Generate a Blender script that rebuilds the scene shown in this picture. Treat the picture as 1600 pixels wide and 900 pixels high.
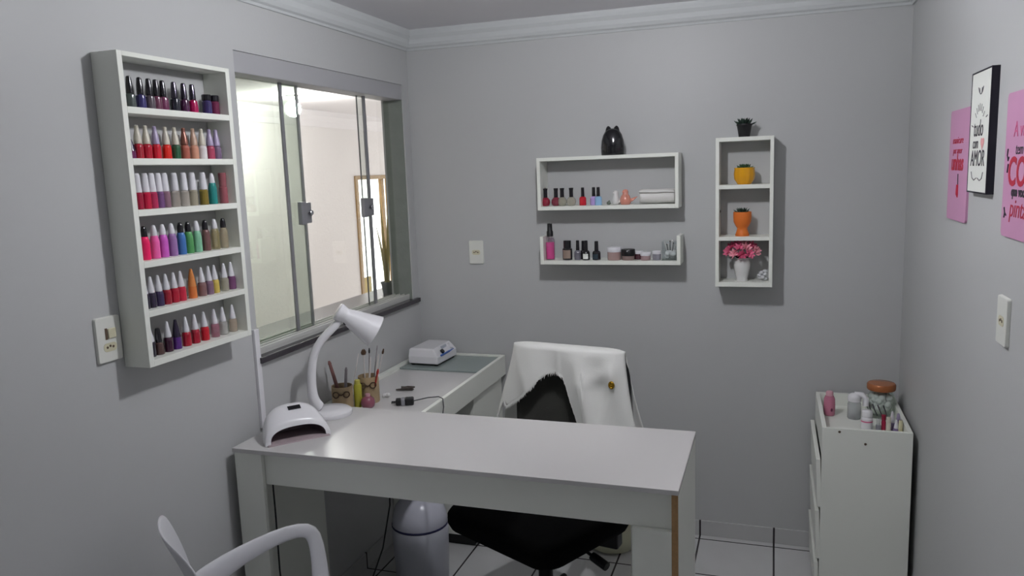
import bpy, bmesh, math, random
from mathutils import Vector, Matrix
from mathutils import noise as mnoise

sc = bpy.context.scene
for o in list(bpy.data.objects):
    bpy.data.objects.remove(o, do_unlink=True)
col = sc.collection
PI = math.pi
rnd = random.Random(7)

# ------------------------------------------------------------------ camera
W = 2.276            # room width; left wall x = 0, far wall y = 0, floor z = 0
FRONT = -4.25        # wall behind the camera
CEIL = 2.476
cam_d = bpy.data.cameras.new('camera')
cam = bpy.data.objects.new('camera', cam_d)
col.objects.link(cam)
cam_d.sensor_width = 36.0
cam_d.lens = 1208.0 / 1600.0 * 36.0
cam_d.clip_start = 0.05


def cam_axes(p, y, r):
    p, y, r = math.radians(p), math.radians(y), math.radians(r)
    f = Vector((-math.sin(y) * math.cos(p), math.cos(y) * math.cos(p), -math.sin(p)))
    rt = Vector((math.cos(y), math.sin(y), 0))
    u = rt.cross(f)
    return math.cos(r) * rt + math.sin(r) * u, -math.sin(r) * rt + math.cos(r) * u, f


_rt, _up, _fw = cam_axes(8.5273, 18.8274, -2.046)
cam.matrix_world = Matrix(((_rt.x, _up.x, -_fw.x, 1.7483), (_rt.y, _up.y, -_fw.y, -3.6223),
                           (_rt.z, _up.z, -_fw.z, 1.7705), (0, 0, 0, 1)))
sc.camera = cam

# ------------------------------------------------------------------ world, exposure, light levels
wd = bpy.data.worlds.new('sky')
sc.world = wd
wd.use_nodes = True
wd.node_tree.nodes['Background'].inputs['Color'].default_value = (1.0, 0.98, 0.98, 1)
wd.node_tree.nodes['Background'].inputs['Strength'].default_value = 4.2
sc.view_settings.view_transform = 'Standard'
sc.view_settings.look = 'None'
sc.view_settings.exposure = 0.0
sc.view_settings.gamma = 1.0
sc.view_settings.use_curve_mapping = False
BULB = 580.0         # ceiling bulb of the room
PASSAGE = 480.0     # bulb in the passage outside the window
FILL = 1.3            # added fill light behind the camera; no doorway there

fill_d = bpy.data.lights.new('front_fill', 'AREA')
fill_d.shape = 'RECTANGLE'
fill_d.size = 0.9
fill_d.size_y = 2.0
fill_d.energy = FILL
fill_d.color = (0.9, 0.95, 1.0)
fill = bpy.data.objects.new('front_fill', fill_d)
fill.location = (1.2, FRONT + 0.03, 1.1)
fill.rotation_euler = (PI / 2, 0, 0)
col.objects.link(fill)


# ------------------------------------------------------------------ materials
def lin(h):
    h = h.lstrip('#')
    out = []
    for i in (0, 2, 4):
        c = int(h[i:i + 2], 16) / 255
        out.append(c / 12.92 if c <= 0.04045 else ((c + 0.055) / 1.055) ** 2.4)
    return (*out, 1)


MATS = {}


def mat(name, c, rough=0.5, metal=0.0, spec=0.5, coat=0.0, trans=0.0, emit=0.0, sheen=0.0, bump=0.0, bscale=200, ior=1.45, vary=0.0, vscale=8):
    if name in MATS:
        return MATS[name]
    m = bpy.data.materials.new(name)
    m.use_nodes = True
    nt = m.node_tree
    b = nt.nodes['Principled BSDF']
    b.inputs['Base Color'].default_value = lin(c)
    b.inputs['Roughness'].default_value = rough
    b.inputs['Metallic'].default_value = metal
    b.inputs['Specular IOR Level'].default_value = spec
    b.inputs['Coat Weight'].default_value = coat
    b.inputs['Coat Roughness'].default_value = 0.05
    b.inputs['Transmission Weight'].default_value = trans
    b.inputs['IOR'].default_value = ior
    b.inputs['Sheen Weight'].default_value = sheen
    if emit:
        b.inputs['Emission Color'].default_value = lin(c)
        b.inputs['Emission Strength'].default_value = emit
    if bump or vary:
        tc = nt.nodes.new('ShaderNodeTexCoord')
        n = nt.nodes.new('ShaderNodeTexNoise')
        n.inputs['Scale'].default_value = bscale
        n.inputs['Detail'].default_value = 4
        nt.links.new(tc.outputs['Object'], n.inputs['Vector'])
        if bump:
            bp = nt.nodes.new('ShaderNodeBump')
            bp.inputs['Strength'].default_value = bump
            bp.inputs['Distance'].default_value = 0.004
            nt.links.new(n.outputs['Fac'], bp.inputs['Height'])
            nt.links.new(bp.outputs['Normal'], b.inputs['Normal'])
        if vary:
            n2 = nt.nodes.new('ShaderNodeTexNoise')
            n2.inputs['Scale'].default_value = vscale
            n2.inputs['Detail'].default_value = 3
            nt.links.new(tc.outputs['Object'], n2.inputs['Vector'])
            mx = nt.nodes.new('ShaderNodeMix')
            mx.data_type = 'RGBA'
            cc = lin(c)
            mx.inputs['A'].default_value = (*[x * (1 - vary) for x in cc[:3]], 1)
            mx.inputs['B'].default_value = (*[min(1, x * (1 + vary)) for x in cc[:3]], 1)
            nt.links.new(n2.outputs['Fac'], mx.inputs['Factor'])
            nt.links.new(mx.outputs['Result'], b.inputs['Base Color'])
    MATS[name] = m
    return m


def glass_mat(name, tint='#ffffff', gloss=0.05, rough=0.02):
    """thin pane: tinted see-through plus a mirror share"""
    if name in MATS:
        return MATS[name]
    m = bpy.data.materials.new(name)
    m.use_nodes = True
    nt = m.node_tree
    nt.nodes.clear()
    out = nt.nodes.new('ShaderNodeOutputMaterial')
    t = nt.nodes.new('ShaderNodeBsdfTransparent')
    t.inputs['Color'].default_value = lin(tint)
    g = nt.nodes.new('ShaderNodeBsdfGlossy')
    g.inputs['Roughness'].default_value = rough
    lw = nt.nodes.new('ShaderNodeLayerWeight')
    lw.inputs['Blend'].default_value = 0.25
    ad = nt.nodes.new('ShaderNodeMath')
    ad.operation = 'MULTIPLY_ADD'
    ad.inputs[1].default_value = 0.25
    ad.inputs[2].default_value = gloss
    nt.links.new(lw.outputs['Fresnel'], ad.inputs[0])
    mx = nt.nodes.new('ShaderNodeMixShader')
    nt.links.new(ad.outputs[0], mx.inputs['Fac'])
    nt.links.new(t.outputs[0], mx.inputs[1])
    nt.links.new(g.outputs[0], mx.inputs[2])
    nt.links.new(mx.outputs[0], out.inputs['Surface'])
    MATS[name] = m
    return m


def mixed_mat(name, c, alpha, rough=0.1):
    """cloudy see-through plastic or lacquer: a share of plain colour, the rest clear"""
    if name in MATS:
        return MATS[name]
    m = mat(name, c, rough, coat=0.6)
    nt = m.node_tree
    b = nt.nodes['Principled BSDF']
    b.inputs['Alpha'].default_value = alpha
    return m


def grid_mat(name, tile_c, grout_c, ox, oy, sx, sy, w, rough, use=(0, 1)):
    m = bpy.data.materials.new(name)
    m.use_nodes = True
    nt = m.node_tree
    b = nt.nodes['Principled BSDF']
    geo = nt.nodes.new('ShaderNodeNewGeometry')
    sep = nt.nodes.new('ShaderNodeSeparateXYZ')
    nt.links.new(geo.outputs['Position'], sep.inputs[0])

    def M(op, a, bb=None, c=None):
        n = nt.nodes.new('ShaderNodeMath')
        n.operation = op
        for i, q in enumerate((a, bb, c)):
            if q is None:
                continue
            if isinstance(q, (int, float)):
                n.inputs[i].default_value = q
            else:
                nt.links.new(q, n.inputs[i])
        return n.outputs[0]

    masks = []
    for axis, o, s in ((use[0], ox, sx), (use[1], oy, sy)):
        if s is None:
            continue
        q = M('DIVIDE', M('SUBTRACT', sep.outputs[axis], o), s)
        d = M('MULTIPLY', M('ABSOLUTE', M('SUBTRACT', M('FRACT', M('ADD', q, 100.5)), 0.5)), s)
        masks.append(M('LESS_THAN', d, w / 2))
    k = masks[0]
    if len(masks) > 1:
        k = M('MAXIMUM', masks[0], masks[1])
    n2 = nt.nodes.new('ShaderNodeTexNoise')
    n2.inputs['Scale'].default_value = 6
    nt.links.new(geo.outputs['Position'], n2.inputs['Vector'])
    base = nt.nodes.new('ShaderNodeMix')
    base.data_type = 'RGBA'
    tc = lin(tile_c)
    base.inputs['A'].default_value = (*[x * 0.93 for x in tc[:3]], 1)
    base.inputs['B'].default_value = (*[min(1, x * 1.05) for x in tc[:3]], 1)
    nt.links.new(n2.outputs['Fac'], base.inputs['Factor'])
    mx = nt.nodes.new('ShaderNodeMix')
    mx.data_type = 'RGBA'
    nt.links.new(k, mx.inputs['Factor'])
    nt.links.new(base.outputs['Result'], mx.inputs['A'])
    mx.inputs['B'].default_value = lin(grout_c)
    nt.links.new(mx.outputs['Result'], b.inputs['Base Color'])
    b.inputs['Roughness'].default_value = rough
    bp = nt.nodes.new('ShaderNodeBump')
    bp.inputs['Strength'].default_value = 0.3
    bp.inputs['Distance'].default_value = 0.002
    bp.invert = True
    nt.links.new(k, bp.inputs['Height'])
    nt.links.new(bp.outputs['Normal'], b.inputs['Normal'])
    return m


M_wall = mat('wall_paint', '#babbbb', 0.45, spec=0.35, bump=0.05, bscale=90)
M_ceil = mat('ceiling_paint', '#e2e0e4', 0.7, bump=0.04, bscale=60)
M_plaster = mat('white_plaster', '#c6c9ca', 0.6)
M_floor = grid_mat('floor_tile', '#c9c9c9', '#3a3438', 1.433, -0.046, 0.338, 0.333, 0.008, 0.22)
M_base = grid_mat('skirting_tile', '#bfbfbf', '#3a3438', 1.433, 0, 0.338, None, 0.009, 0.25, use=(0, 1))
M_base_l = grid_mat('skirting_tile_side', '#bfbfbf', '#3a3438', -0.046, 0, 0.333, None, 0.009, 0.25, use=(1, 0))
M_mdf = mat('white_laminate', '#e8eae2', 0.38)
M_desk = mat('white_glossy_laminate', '#cccac9', 0.27, spec=0.5)
M_raw = mat('bare_chipboard_edge', '#a8855c', 0.8, vary=0.25, vscale=120)
M_alu = mat('grey_aluminium', '#9a9a9e', 0.35, metal=0.55)
M_header = mat('grey_window_header', '#a9a9ac', 0.5)
M_stone = mat('dark_granite', '#3a363b', 0.25, vary=0.3, vscale=150)
M_chrome = mat('chrome', '#c8c8cc', 0.15, metal=1.0)
M_white = mat('white_plastic', '#e4e3e6', 0.25, coat=0.3)
M_whitem = mat('white_matte_plastic', '#d8d8dc', 0.4)
M_black = mat('black_gloss', '#0d0c12', 0.12, coat=0.6)
M_blackm = mat('black_plastic', '#131316', 0.45)
M_fabric = mat('black_upholstery', '#0b0b0d', 0.95, spec=0.15, bump=0.4, bscale=600)
M_mesh = mat('dark_mesh_fabric', '#3a3a36', 0.75, bump=0.5, bscale=500, vary=0.2, vscale=5)
M_cloth = mat('white_cotton', '#e2e2de', 0.9, sheen=0.2, bump=0.15, bscale=300)
M_gold = mat('brass', '#b08a2a', 0.25, metal=1.0)
M_wood = mat('varnished_wood', '#8a6a34', 0.45, vary=0.25, vscale=20)
M_outwall = mat('cream_passage_plaster', '#dad6d5', 0.9, bump=0.7, bscale=35)
M_outceil = mat('passage_ceiling', '#dcd8da', 0.8)
M_door = mat('white_door_paint', '#f2f0ea', 0.5)
M_leaf = mat('succulent_green', '#3c5a3a', 0.5, vary=0.3, vscale=60)
M_leafd = mat('dark_succulent', '#26382e', 0.5, vary=0.3, vscale=60)
M_soil = mat('potting_soil', '#2c221c', 0.95)
M_plate = mat('switch_plate', '#dedfd8', 0.3)
M_ivory = mat('ivory_key', '#cfcaae', 0.35)
M_hole = mat('socket_dark', '#5a4a3c', 0.6)


# ------------------------------------------------------------------ mesh helpers
class MB:
    def __init__(self):
        self.bm = bmesh.new()

    def box(self, x0, x1, y0, y1, z0, z1):
        v = [self.bm.verts.new((x, y, z)) for x in (x0, x1) for y in (y0, y1) for z in (z0, z1)]
        for f in ((0, 1, 3, 2), (4, 6, 7, 5), (0, 4, 5, 1), (2, 3, 7, 6), (0, 2, 6, 4), (1, 5, 7, 3)):
            self.bm.faces.new([v[i] for i in f])
        return self

    def lathe(self, prof, seg=20, c=(0, 0, 0), axis=None, sx=1.0, sy=1.0):
        """prof: (radius, height) from bottom to top, revolved round z (or along axis)"""
        q = Vector((0, 0, 1)).rotation_difference(Vector(axis)).to_matrix() if axis is not None else Matrix.Identity(3)
        c = Vector(c)
        rings = []
        for r, h in prof:
            if r <= 1e-6:
                rings.append([self.bm.verts.new(c + q @ Vector((0, 0, h)))])
            else:
                rings.append([self.bm.verts.new(c + q @ Vector((sx * r * math.cos(2 * PI * i / seg), sy * r * math.sin(2 * PI * i / seg), h))) for i in range(seg)])
        for a, b in zip(rings[:-1], rings[1:]):
            for i in range(seg):
                j = (i + 1) % seg
                if len(a) == 1 and len(b) == 1:
                    continue
                if len(a) == 1:
                    self.bm.faces.new((a[0], b[j], b[i]))
                elif len(b) == 1:
                    self.bm.faces.new((a[i], a[j], b[0]))
                else:
                    self.bm.faces.new((a[i], a[j], b[j], b[i]))
        return self

    def tube(self, pts, r, seg=8, flat=1.0, up=None):
        pts = [Vector(p) for p in pts]
        rr = r if isinstance(r, (list, tuple)) else [r] * len(pts)
        rings = []
        prev = Vector(up) if up is not None else None
        for i, p in enumerate(pts):
            d = (pts[min(i + 1, len(pts) - 1)] - pts[max(i - 1, 0)]).normalized()
            if prev is None:
                prev = d.orthogonal()
            n = (prev - d * prev.dot(d))
            n = n.normalized() if n.length > 1e-5 else d.orthogonal().normalized()
            b = d.cross(n)
            if up is None:
                prev = n
            rings.append([self.bm.verts.new(p + rr[i] * (n * math.cos(2 * PI * k / seg) + flat * b * math.sin(2 * PI * k / seg))) for k in range(seg)])
        for a, b in zip(rings[:-1], rings[1:]):
            for k in range(seg):
                self.bm.faces.new((a[k], a[(k + 1) % seg], b[(k + 1) % seg], b[k]))
        self.bm.faces.new(list(reversed(rings[0])))
        self.bm.faces.new(rings[-1])
        return self

    def prism(self, poly, fn0, fn1):
        """poly of 2-D points; fn0 / fn1 map a 2-D point to the two end faces"""
        a = [self.bm.verts.new(fn0(*p)) for p in poly]
        b = [self.bm.verts.new(fn1(*p)) for p in poly]
        n = len(poly)
        self.bm.faces.new(list(reversed(a)))
        self.bm.faces.new(b)
        for i in range(n):
            self.bm.faces.new((a[i], a[(i + 1) % n], b[(i + 1) % n], b[i]))
        return self

    def grid(self, rows, close=False):
        vs = [[self.bm.verts.new(p) for p in r] for r in rows]
        for a, b in zip(vs[:-1], vs[1:]):
            n = len(a)
            for k in range(n if close else n - 1):
                self.bm.faces.new((a[k], a[(k + 1) % n], b[(k + 1) % n], b[k]))
        return vs

    def ball(self, c, r, seg=12, rings=8, s=(1, 1, 1)):
        c = Vector(c)
        prof = [(r * math.sin(PI * i / rings), -r * math.cos(PI * i / rings)) for i in range(rings + 1)]
        prof[0] = (0, -r)
        prof[-1] = (0, r)
        n0 = len(self.bm.verts)
        self.lathe(prof, seg)
        self.bm.verts.ensure_lookup_table()
        for v in self.bm.verts[n0:]:
            v.co = c + Vector((v.co.x * s[0], v.co.y * s[1], v.co.z * s[2]))
        return self

    def xf(self, m):
        self.bm.transform(m)
        return self

    def build(self, name, material, parent=None, smooth=None, bevel=0.0, seg=2, sub=0, solid=0.0, loc=None):
        bmesh.ops.recalc_face_normals(self.bm, faces=self.bm.faces)
        me = bpy.data.meshes.new(name)
        self.bm.to_mesh(me)
        self.bm.free()
        me.materials.append(material)
        if smooth is not None:
            for p in me.polygons:
                p.use_smooth = True
            if smooth < 180:
                me.set_sharp_from_angle(angle=math.radians(smooth))
        o = bpy.data.objects.new(name, me)
        col.objects.link(o)
        if parent is not None:
            o.parent = parent
        if loc is not None:
            o.location = loc
        if solid:
            md = o.modifiers.new('solid', 'SOLIDIFY')
            md.thickness = solid
            md.offset = 0
        if bevel:
            md = o.modifiers.new('bevel', 'BEVEL')
            md.width = bevel
            md.segments = seg
            md.limit_method = 'ANGLE'
            md.angle_limit = math.radians(50)
        if sub:
            md = o.modifiers.new('sub', 'SUBSURF')
            md.levels = sub
            md.render_levels = sub
        return o


def thing(name, label, cat, loc=(0, 0, 0), rz=0.0, group=None):
    o = bpy.data.objects.new(name, None)
    o.empty_display_size = 0.05
    o.location = loc
    o.rotation_euler = (0, 0, rz)
    o['label'] = label
    o['category'] = cat
    if group:
        o['group'] = group
    col.objects.link(o)
    return o


def tag(o, label, cat, group=None):
    o['label'] = label
    o['category'] = cat
    if group:
        o['group'] = group
    return o


def struct(name, mb, m, **k):
    o = mb.build(name, m, **k)
    o['kind'] = 'structure'
    return o


def text_mesh(name, txt, size, m, parent, M4, shear=0.0, depth=0.0006, sx=1.0, align='CENTER', bold=0.0):
    cu = bpy.data.curves.new(name + '_curve', 'FONT')
    cu.body = txt
    cu.size = size
    cu.align_x = align
    cu.shear = shear
    cu.extrude = depth
    cu.offset = bold
    cu.resolution_u = 4
    t = bpy.data.objects.new(name, cu)
    me = bpy.data.meshes.new_from_object(t)
    bpy.data.objects.remove(t)
    bpy.data.curves.remove(cu)
    me.transform(Matrix.Diagonal((sx, 1, 1, 1)))
    me.transform(M4)
    me.materials.clear()
    me.materials.append(m)
    o = bpy.data.objects.new(name, me)
    col.objects.link(o)
    o.parent = parent
    return o


def rrect(x0, x1, z0, z1, r, n=5):
    pts = []
    for cx, cz, a0 in ((x1 - r, z1 - r, 0), (x0 + r, z1 - r, 90), (x0 + r, z0 + r, 180), (x1 - r, z0 + r, 270)):
        for i in range(n + 1):
            a = math.radians(a0 + 90 * i / n)
            pts.append((cx + r * math.cos(a), cz + r * math.sin(a)))
    return pts


def lerp(tab, x):
    if x <= tab[0][0]:
        return tab[0][1]
    for (a, b), (c, d) in zip(tab[:-1], tab[1:]):
        if x <= c:
            return b + (d - b) * (x - a) / (c - a)
    return tab[-1][1]


# ================================================================== THE ROOM
T = 0.12
WY0, WY1, WZ0, WZ1 = -1.343, -0.070, 1.140, 2.215          # window opening in the left wall
struct('floor', MB().box(-0.0, W, FRONT, 0, -0.1, 0), M_floor)
struct('ceiling', MB().box(-T, W + T, FRONT - T, T, CEIL, CEIL + 0.1), M_ceil)
b = MB()
b.box(-T, 0, FRONT, WY0, 0, CEIL)
b.box(-T, 0, WY1, 0, 0, CEIL)
b.box(-T, 0, WY0, WY1, 0, WZ0)
b.box(-T, 0, WY0, WY1, WZ1, CEIL)
struct('wall_left', b, M_wall)
struct('wall_back', MB().box(-T, W + T, 0, T, 0, CEIL), M_wall)
struct('wall_right', MB().box(W, W + T, FRONT, 0, 0, CEIL), M_wall)
struct('wall_front', MB().box(-T, W + T, FRONT - T, FRONT, 0, CEIL), M_wall)

# plaster cornice
CP = [(0.0, 2.383), (0.008, 2.383), (0.012, 2.392), (0.022, 2.398), (0.030, 2.412), (0.034, 2.432), (0.044, 2.448), (0.048, 2.462), (0.050, CEIL), (0.0, CEIL)]


def cornice(name, fn, a, c):
    b = MB()
    b.prism(CP, lambda d, z: fn(d, z, a), lambda d, z: fn(d, z, c))
    struct(name, b, M_plaster)


cornice('trim_1', lambda d, z, t: (t, -d, z), 0.0, W)
cornice('trim_2', lambda d, z, t: (d, t, z), FRONT, 0.0)
cornice('trim_3', lambda d, z, t: (W - d, t, z), FRONT, 0.0)
# tiled skirting
BH = 0.0756
struct('baseboard_back', MB().box(0.0, W, -0.009, 0, 0, BH), M_base, bevel=0.002)
struct('baseboard_left', MB().box(0, 0.009, FRONT, -0.009, 0, BH), M_base_l, bevel=0.002)
struct('baseboard_right', MB().box(W - 0.009, W, FRONT, -0.009, 0, BH), M_base_l, bevel=0.002)

# ------------------------------------------------------------------ window
b = MB().box(-0.105, -0.004, WY0, WY1, 2.142, WZ1)
win = struct('window_1', b, M_header, bevel=0.003)
b = MB()
b.box(-0.105, -0.02, WY0, WY1, WZ0 + 0.002, WZ0 + 0.014)
for x in (-0.105, -0.078, -0.052, -0.024):
    b.box(x, x + 0.005, WY0, WY1, WZ0 + 0.014, WZ0 + 0.030)
b.build('bottom_rail', mat('light_sill_rail', '#c4c4c0', 0.45), win, bevel=0.001)
b = MB().box(-0.105, -0.075, WY0, WY0 + 0.012, WZ0 + 0.01, 2.143)
b.build('side_channel', M_alu, win)
M_glass = glass_mat('clear_pane', '#f8faf8', 0.01)
M_glass2 = glass_mat('greenish_pane', '#e6ece6', 0.02)
GZ0, GZ1 = WZ0 + 0.012, 2.143
p = MB().box(-0.077, -0.073, WY0 + 0.002, -0.868, GZ0, GZ1).build('fixed_pane', M_glass2, win)
MB().box(-0.079, -0.071, -0.880, -0.867, GZ0, GZ1).build('pane_edge_strip', M_alu, p)
p = MB().box(-0.062, -0.058, -1.010, -0.355, GZ0, GZ1).build('sliding_pane', M_glass, win)
MB().box(-0.064, -0.056, -1.012, -0.996, GZ0, GZ1).build('pane_edge_strip', M_alu, p)
MB().box(-0.064, -0.056, -0.366, -0.346, GZ0, GZ1).build('pane_edge_strip', M_alu, p)
p = MB().box(-0.077, -0.073, -0.392, WY1 - 0.012, GZ0, GZ1).build('fixed_pane', M_glass, win)
MB().box(-0.0775, -0.0725, -0.396, -0.391, GZ0, GZ1).build('pane_edge_strip', mat('dark_seal', '#4a484c', 0.5), p)
for y0, y1, z0, z1 in ((-0.955, -0.880, 1.590, 1.682), (-0.452, -0.356, 1.588, 1.676)):
    lk = MB().box(-0.054, -0.034, y0, y0 + 0.034, z0, z1).box(-0.054, -0.038, y0 + 0.036, y1, z0 + 0.004, z1 - 0.004).build('window_lock', M_alu, win, bevel=0.003)
    MB().lathe([(0, 0), (0.011, 0), (0.011, 0.010), (0.008, 0.013), (0, 0.013)], 14, (-0.035, y0 + 0.056, (z0 + z1) / 2), (1, 0, 0)).build('lock_cylinder', M_chrome, lk, smooth=40)
struct('trim_7', MB().box(-0.108, -0.006, WY1 - 0.003, WY1, WZ0 + 0.004, 2.142), mat('rough_grey_reveal', '#7c827c', 0.9, bump=0.6, bscale=60, vary=0.12, vscale=15))  # thin rough lining that makes the jamb darker grey than the wall
struct('trim_4', MB().box(-0.125, 0.020, WY0 - 0.012, -0.024, WZ0 - 0.018, WZ0 + 0.004), M_stone, bevel=0.003)

# ------------------------------------------------------------------ the passage outside the window
PX = -1.70
DY0, DY1, DZ1 = 2.358, 3.15, 1.785                        # doorway standing open to the daylight
b = MB().box(PX - 0.1, PX, -1.6, DY0, -0.4, 2.36)
b.box(PX - 0.1, PX, DY1, 4.2, -0.4, 2.36)
b.box(PX - 0.1, PX, DY0, DY1, DZ1, 2.36)
struct('wall_passage', b, M_outwall)
struct('ceiling_passage', MB().box(PX, -T, -1.6, 4.2, 2.300, 2.36), M_outceil)
struct('floor_passage', MB().box(PX, -T, -1.6, 4.2, -0.40, -0.28), mat('passage_floor', '#b8b0a6', 0.6))
b = MB().prism([(0, 2.180), (0.010, 2.180), (0.02, 2.22), (0.05, 2.26), (0.055, 2.300), (0, 2.300)],
               lambda d, z: (PX + d, -1.6, z), lambda d, z: (PX + d, 4.2, z))
struct('trim_5', b, M_outceil)
struct('wall_neighbour', MB().box(-T - 0.02, -T, 0.12, 4.2, -0.4, 2.36), M_outwall)
struct('passage_daylight_blocker', MB().box(PX, -T, -1.7, -1.6, -0.4, 2.36), M_outwall)  # unseen wall, added to keep sky light off the room's far wall
# wooden framed door in the passage wall
b = MB().box(PX - 0.1, PX + 0.012, DY0, DY0 + 0.052, -0.28, DZ1)
b.box(PX - 0.1, PX + 0.012, DY1 - 0.05, DY1, -0.28, DZ1)
b.box(PX - 0.1, PX + 0.012, DY0 + 0.052, DY1 - 0.05, DZ1 - 0.035, DZ1)
d1 = struct('door_1', b, M_wood, bevel=0.004)
MB().box(PX - 0.06, PX - 0.03, 2.90, 2.955, -0.28, DZ1 - 0.035).build('door_rail', M_wood, d1, bevel=0.002)
lp = MB().box(PX - 0.03, PX - 0.012, DY0 + 0.054, DY0 + 0.215, 0.735, 0.880).build('lock_plate', mat('aged_brass_plate', '#8a7430', 0.4, metal=0.5), d1, bevel=0.002)
MB().box(PX - 0.0125, PX - 0.009, DY0 + 0.070, DY0 + 0.086, 0.820, 0.860).build('keyhole', M_hole, lp)

t = thing('ceiling_lamp', 'bright bulb under the passage ceiling seen through the window', 'lamp', (-1.15, 0.701, 2.300))
MB().lathe([(0, 0), (0.045, 0), (0.045, -0.012), (0.022, -0.018), (0.018, -0.035), (0, -0.035)], 16).build('lamp_holder', M_white, t, smooth=40)
MB().ball((0, 0, -0.084), 0.050, 12, 8).build('bulb', mat('passage_bulb', '#fffdfb', emit=PASSAGE), t, smooth=180)

# potted plant on the outer sill
struct('trim_6', MB().box(-0.34, -T - 0.02, -1.40, 0.40, 1.115, 1.150), M_stone)
t = thing('potted_plant', 'small dark plant pot with thin yellowish stems on outer window ledge', 'plant', (-0.205, 0.045, 1.150))
MB().lathe([(0, 0), (0.026, 0), (0.034, 0.055), (0.037, 0.055), (0.037, 0.064), (0.031, 0.064), (0.030, 0.056), (0, 0.056)], 16).build('pot', mat('dark_pot', '#4c4f4c', 0.6), t, smooth=40)
b = MB()
for k in range(9):
    a = rnd.uniform(0, 2 * PI)
    h = rnd.uniform(0.20, 0.50)
    w = rnd.uniform(0.01, 0.035)
    pts = [(0.01 * math.cos(a) + w * math.cos(a) * (q / 6) ** 2, 0.01 * math.sin(a) + w * math.sin(a) * (q / 6) ** 2, 0.055 + h * q / 6) for q in range(7)]
    b.tube(pts, [0.004, 0.0055, 0.006, 0.006, 0.005, 0.003, 0.0008], 6, 0.35)
b.build('leaves', mat('yellow_green_leaf', '#a89a5a', 0.6), t, smooth=60)

# ------------------------------------------------------------------ ceiling bulb of the room
t = thing('ceiling_lamp', 'white compact fluorescent bulb hanging under the room ceiling', 'lamp', (1.20, -1.538, CEIL))
MB().lathe([(0, 0), (0.052, 0), (0.052, -0.012), (0.03, -0.02), (0.024, -0.05), (0, -0.05)], 20).build('lamp_holder', M_white, t, smooth=40)
b = MB()
n = 46
pts = []
for i in range(n):
    a = i / (n - 1) * 2 * PI * 3
    r = 0.026
    pts.append((r * math.cos(a), r * math.sin(a), -0.056 - 0.085 * i / (n - 1)))
b.tube(pts, 0.0085, 6)
b.build('spiral_bulb', mat('cool_white_tube', '#fafbff', emit=BULB), t, smooth=180)

# ================================================================== FURNITURE
# ------------------------------------------------------------------ manicure desk
DXL, DXR, DYF, DYB, DZ = 0.030, 1.511, -1.566, -1.060, 0.885
desk = thing('manicure_desk', 'long white desk with glossy top and bare brown edge on right leg', 'desk', (0.77, -1.31, 0))


def dbox(b, x0, x1, y0, y1, z0, z1):
    return b.box(x0 - 0.77, x1 - 0.77, y0 + 1.31, y1 + 1.31, z0, z1)


dbox(MB(), DXL, DXR, DYF, DYB, DZ - 0.015, DZ).build('desktop', M_desk, desk, bevel=0.0015)
b = dbox(MB(), 0.136, 1.490, -1.540, -1.525, 0.757, DZ - 0.015)
b.build('apron', M_mdf, desk, bevel=0.001)
b = dbox(MB(), 0.136, 1.30, -1.085, -1.070, 0.79, DZ - 0.015)
b.build('apron', M_mdf, desk, bevel=0.001)


b = dbox(MB(), 0.032, 0.138, -1.558, -1.543, 0, DZ - 0.015)
dbox(b, 0.032, 0.047, -1.543, -1.070, 0, DZ - 0.015)
b.build('leg', M_mdf, desk)
b = dbox(MB(), 1.379, 1.490, -1.558, -1.541, 0, 0.757)
b.build('leg', M_mdf, desk)
dbox(MB(), 1.290, 1.490, -1.085, -1.070, 0, DZ - 0.015).build('leg', M_mdf, desk)
b = dbox(MB(), 1.490, 1.509, -1.555, -1.065, 0, DZ - 0.015)
b.build('side_panel', M_mdf, desk)
b = dbox(MB(), 1.4905, 1.5085, -1.5575, -1.555, 0, DZ - 0.017)
b.build('edge_strip', M_raw, desk)['label'] = 'bare brown chipboard edge'

# ------------------------------------------------------------------ display counter along the left wall
cnt = thing('display_counter', 'white low counter with glass inset along the left wall behind the desk', 'counter', (0.24, -0.53, 0))


def cbox(b, x0, x1, y0, y1, z0, z1):
    return b.box(x0 - 0.24, x1 - 0.24, y0 + 0.53, y1 + 0.53, z0, z1)


CX1, CZ = 0.468, 0.855
b = cbox(MB(), 0.004, 0.030, -1.055, -0.012, 0.755, CZ)
cbox(b, CX1 - 0.018, CX1, -1.055, -0.012, 0.755, CZ)
cbox(b, 0.030, CX1 - 0.018, -1.055, -1.037, 0.755, CZ)
cbox(b, 0.030, CX1 - 0.018, -0.030, -0.012, 0.755, CZ)
b.build('frame', M_mdf, cnt, bevel=0.0015)
cbox(MB(), 0.030, CX1 - 0.018, -1.037, -0.030, 0.822, 0.838).build('tray_bottom', M_desk, cnt)
cbox(MB(), 0.031, CX1 - 0.019, -0.325, -0.031, 0.8385, 0.8465).build('glass_sheet', mat('grey_glass_sheet', '#8f9a98', 0.06, spec=0.6), cnt, bevel=0.001)
b = cbox(MB(), 0.004, CX1 - 0.019, -0.42, -0.405, 0.065, 0.8215)
cbox(b, CX1 - 0.034, CX1 - 0.019, -0.405, -0.03, 0.065, 0.8215)
cbox(b, 0.004, CX1 - 0.034, -0.405, -0.03, 0.065, 0.080)
b.build('cupboard', M_mdf, cnt)
cbox(MB(), 0.02, CX1 - 0.06, -0.385, -0.05, 0.0, 0.065).build('plinth', M_blackm, cnt)  # black colour stands in for the shadow under the cupboard

# ------------------------------------------------------------------ polish cabinet on the left wall
CY0, CY1, CZ0, CZ1, CD = -1.941, -1.488, 1.2601, 2.1290, 0.090
cab = thing('polish_cabinet', 'white open wall cabinet with six shelves of nail polish beside the window', 'cabinet', (0, -1.715, CZ0))


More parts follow.
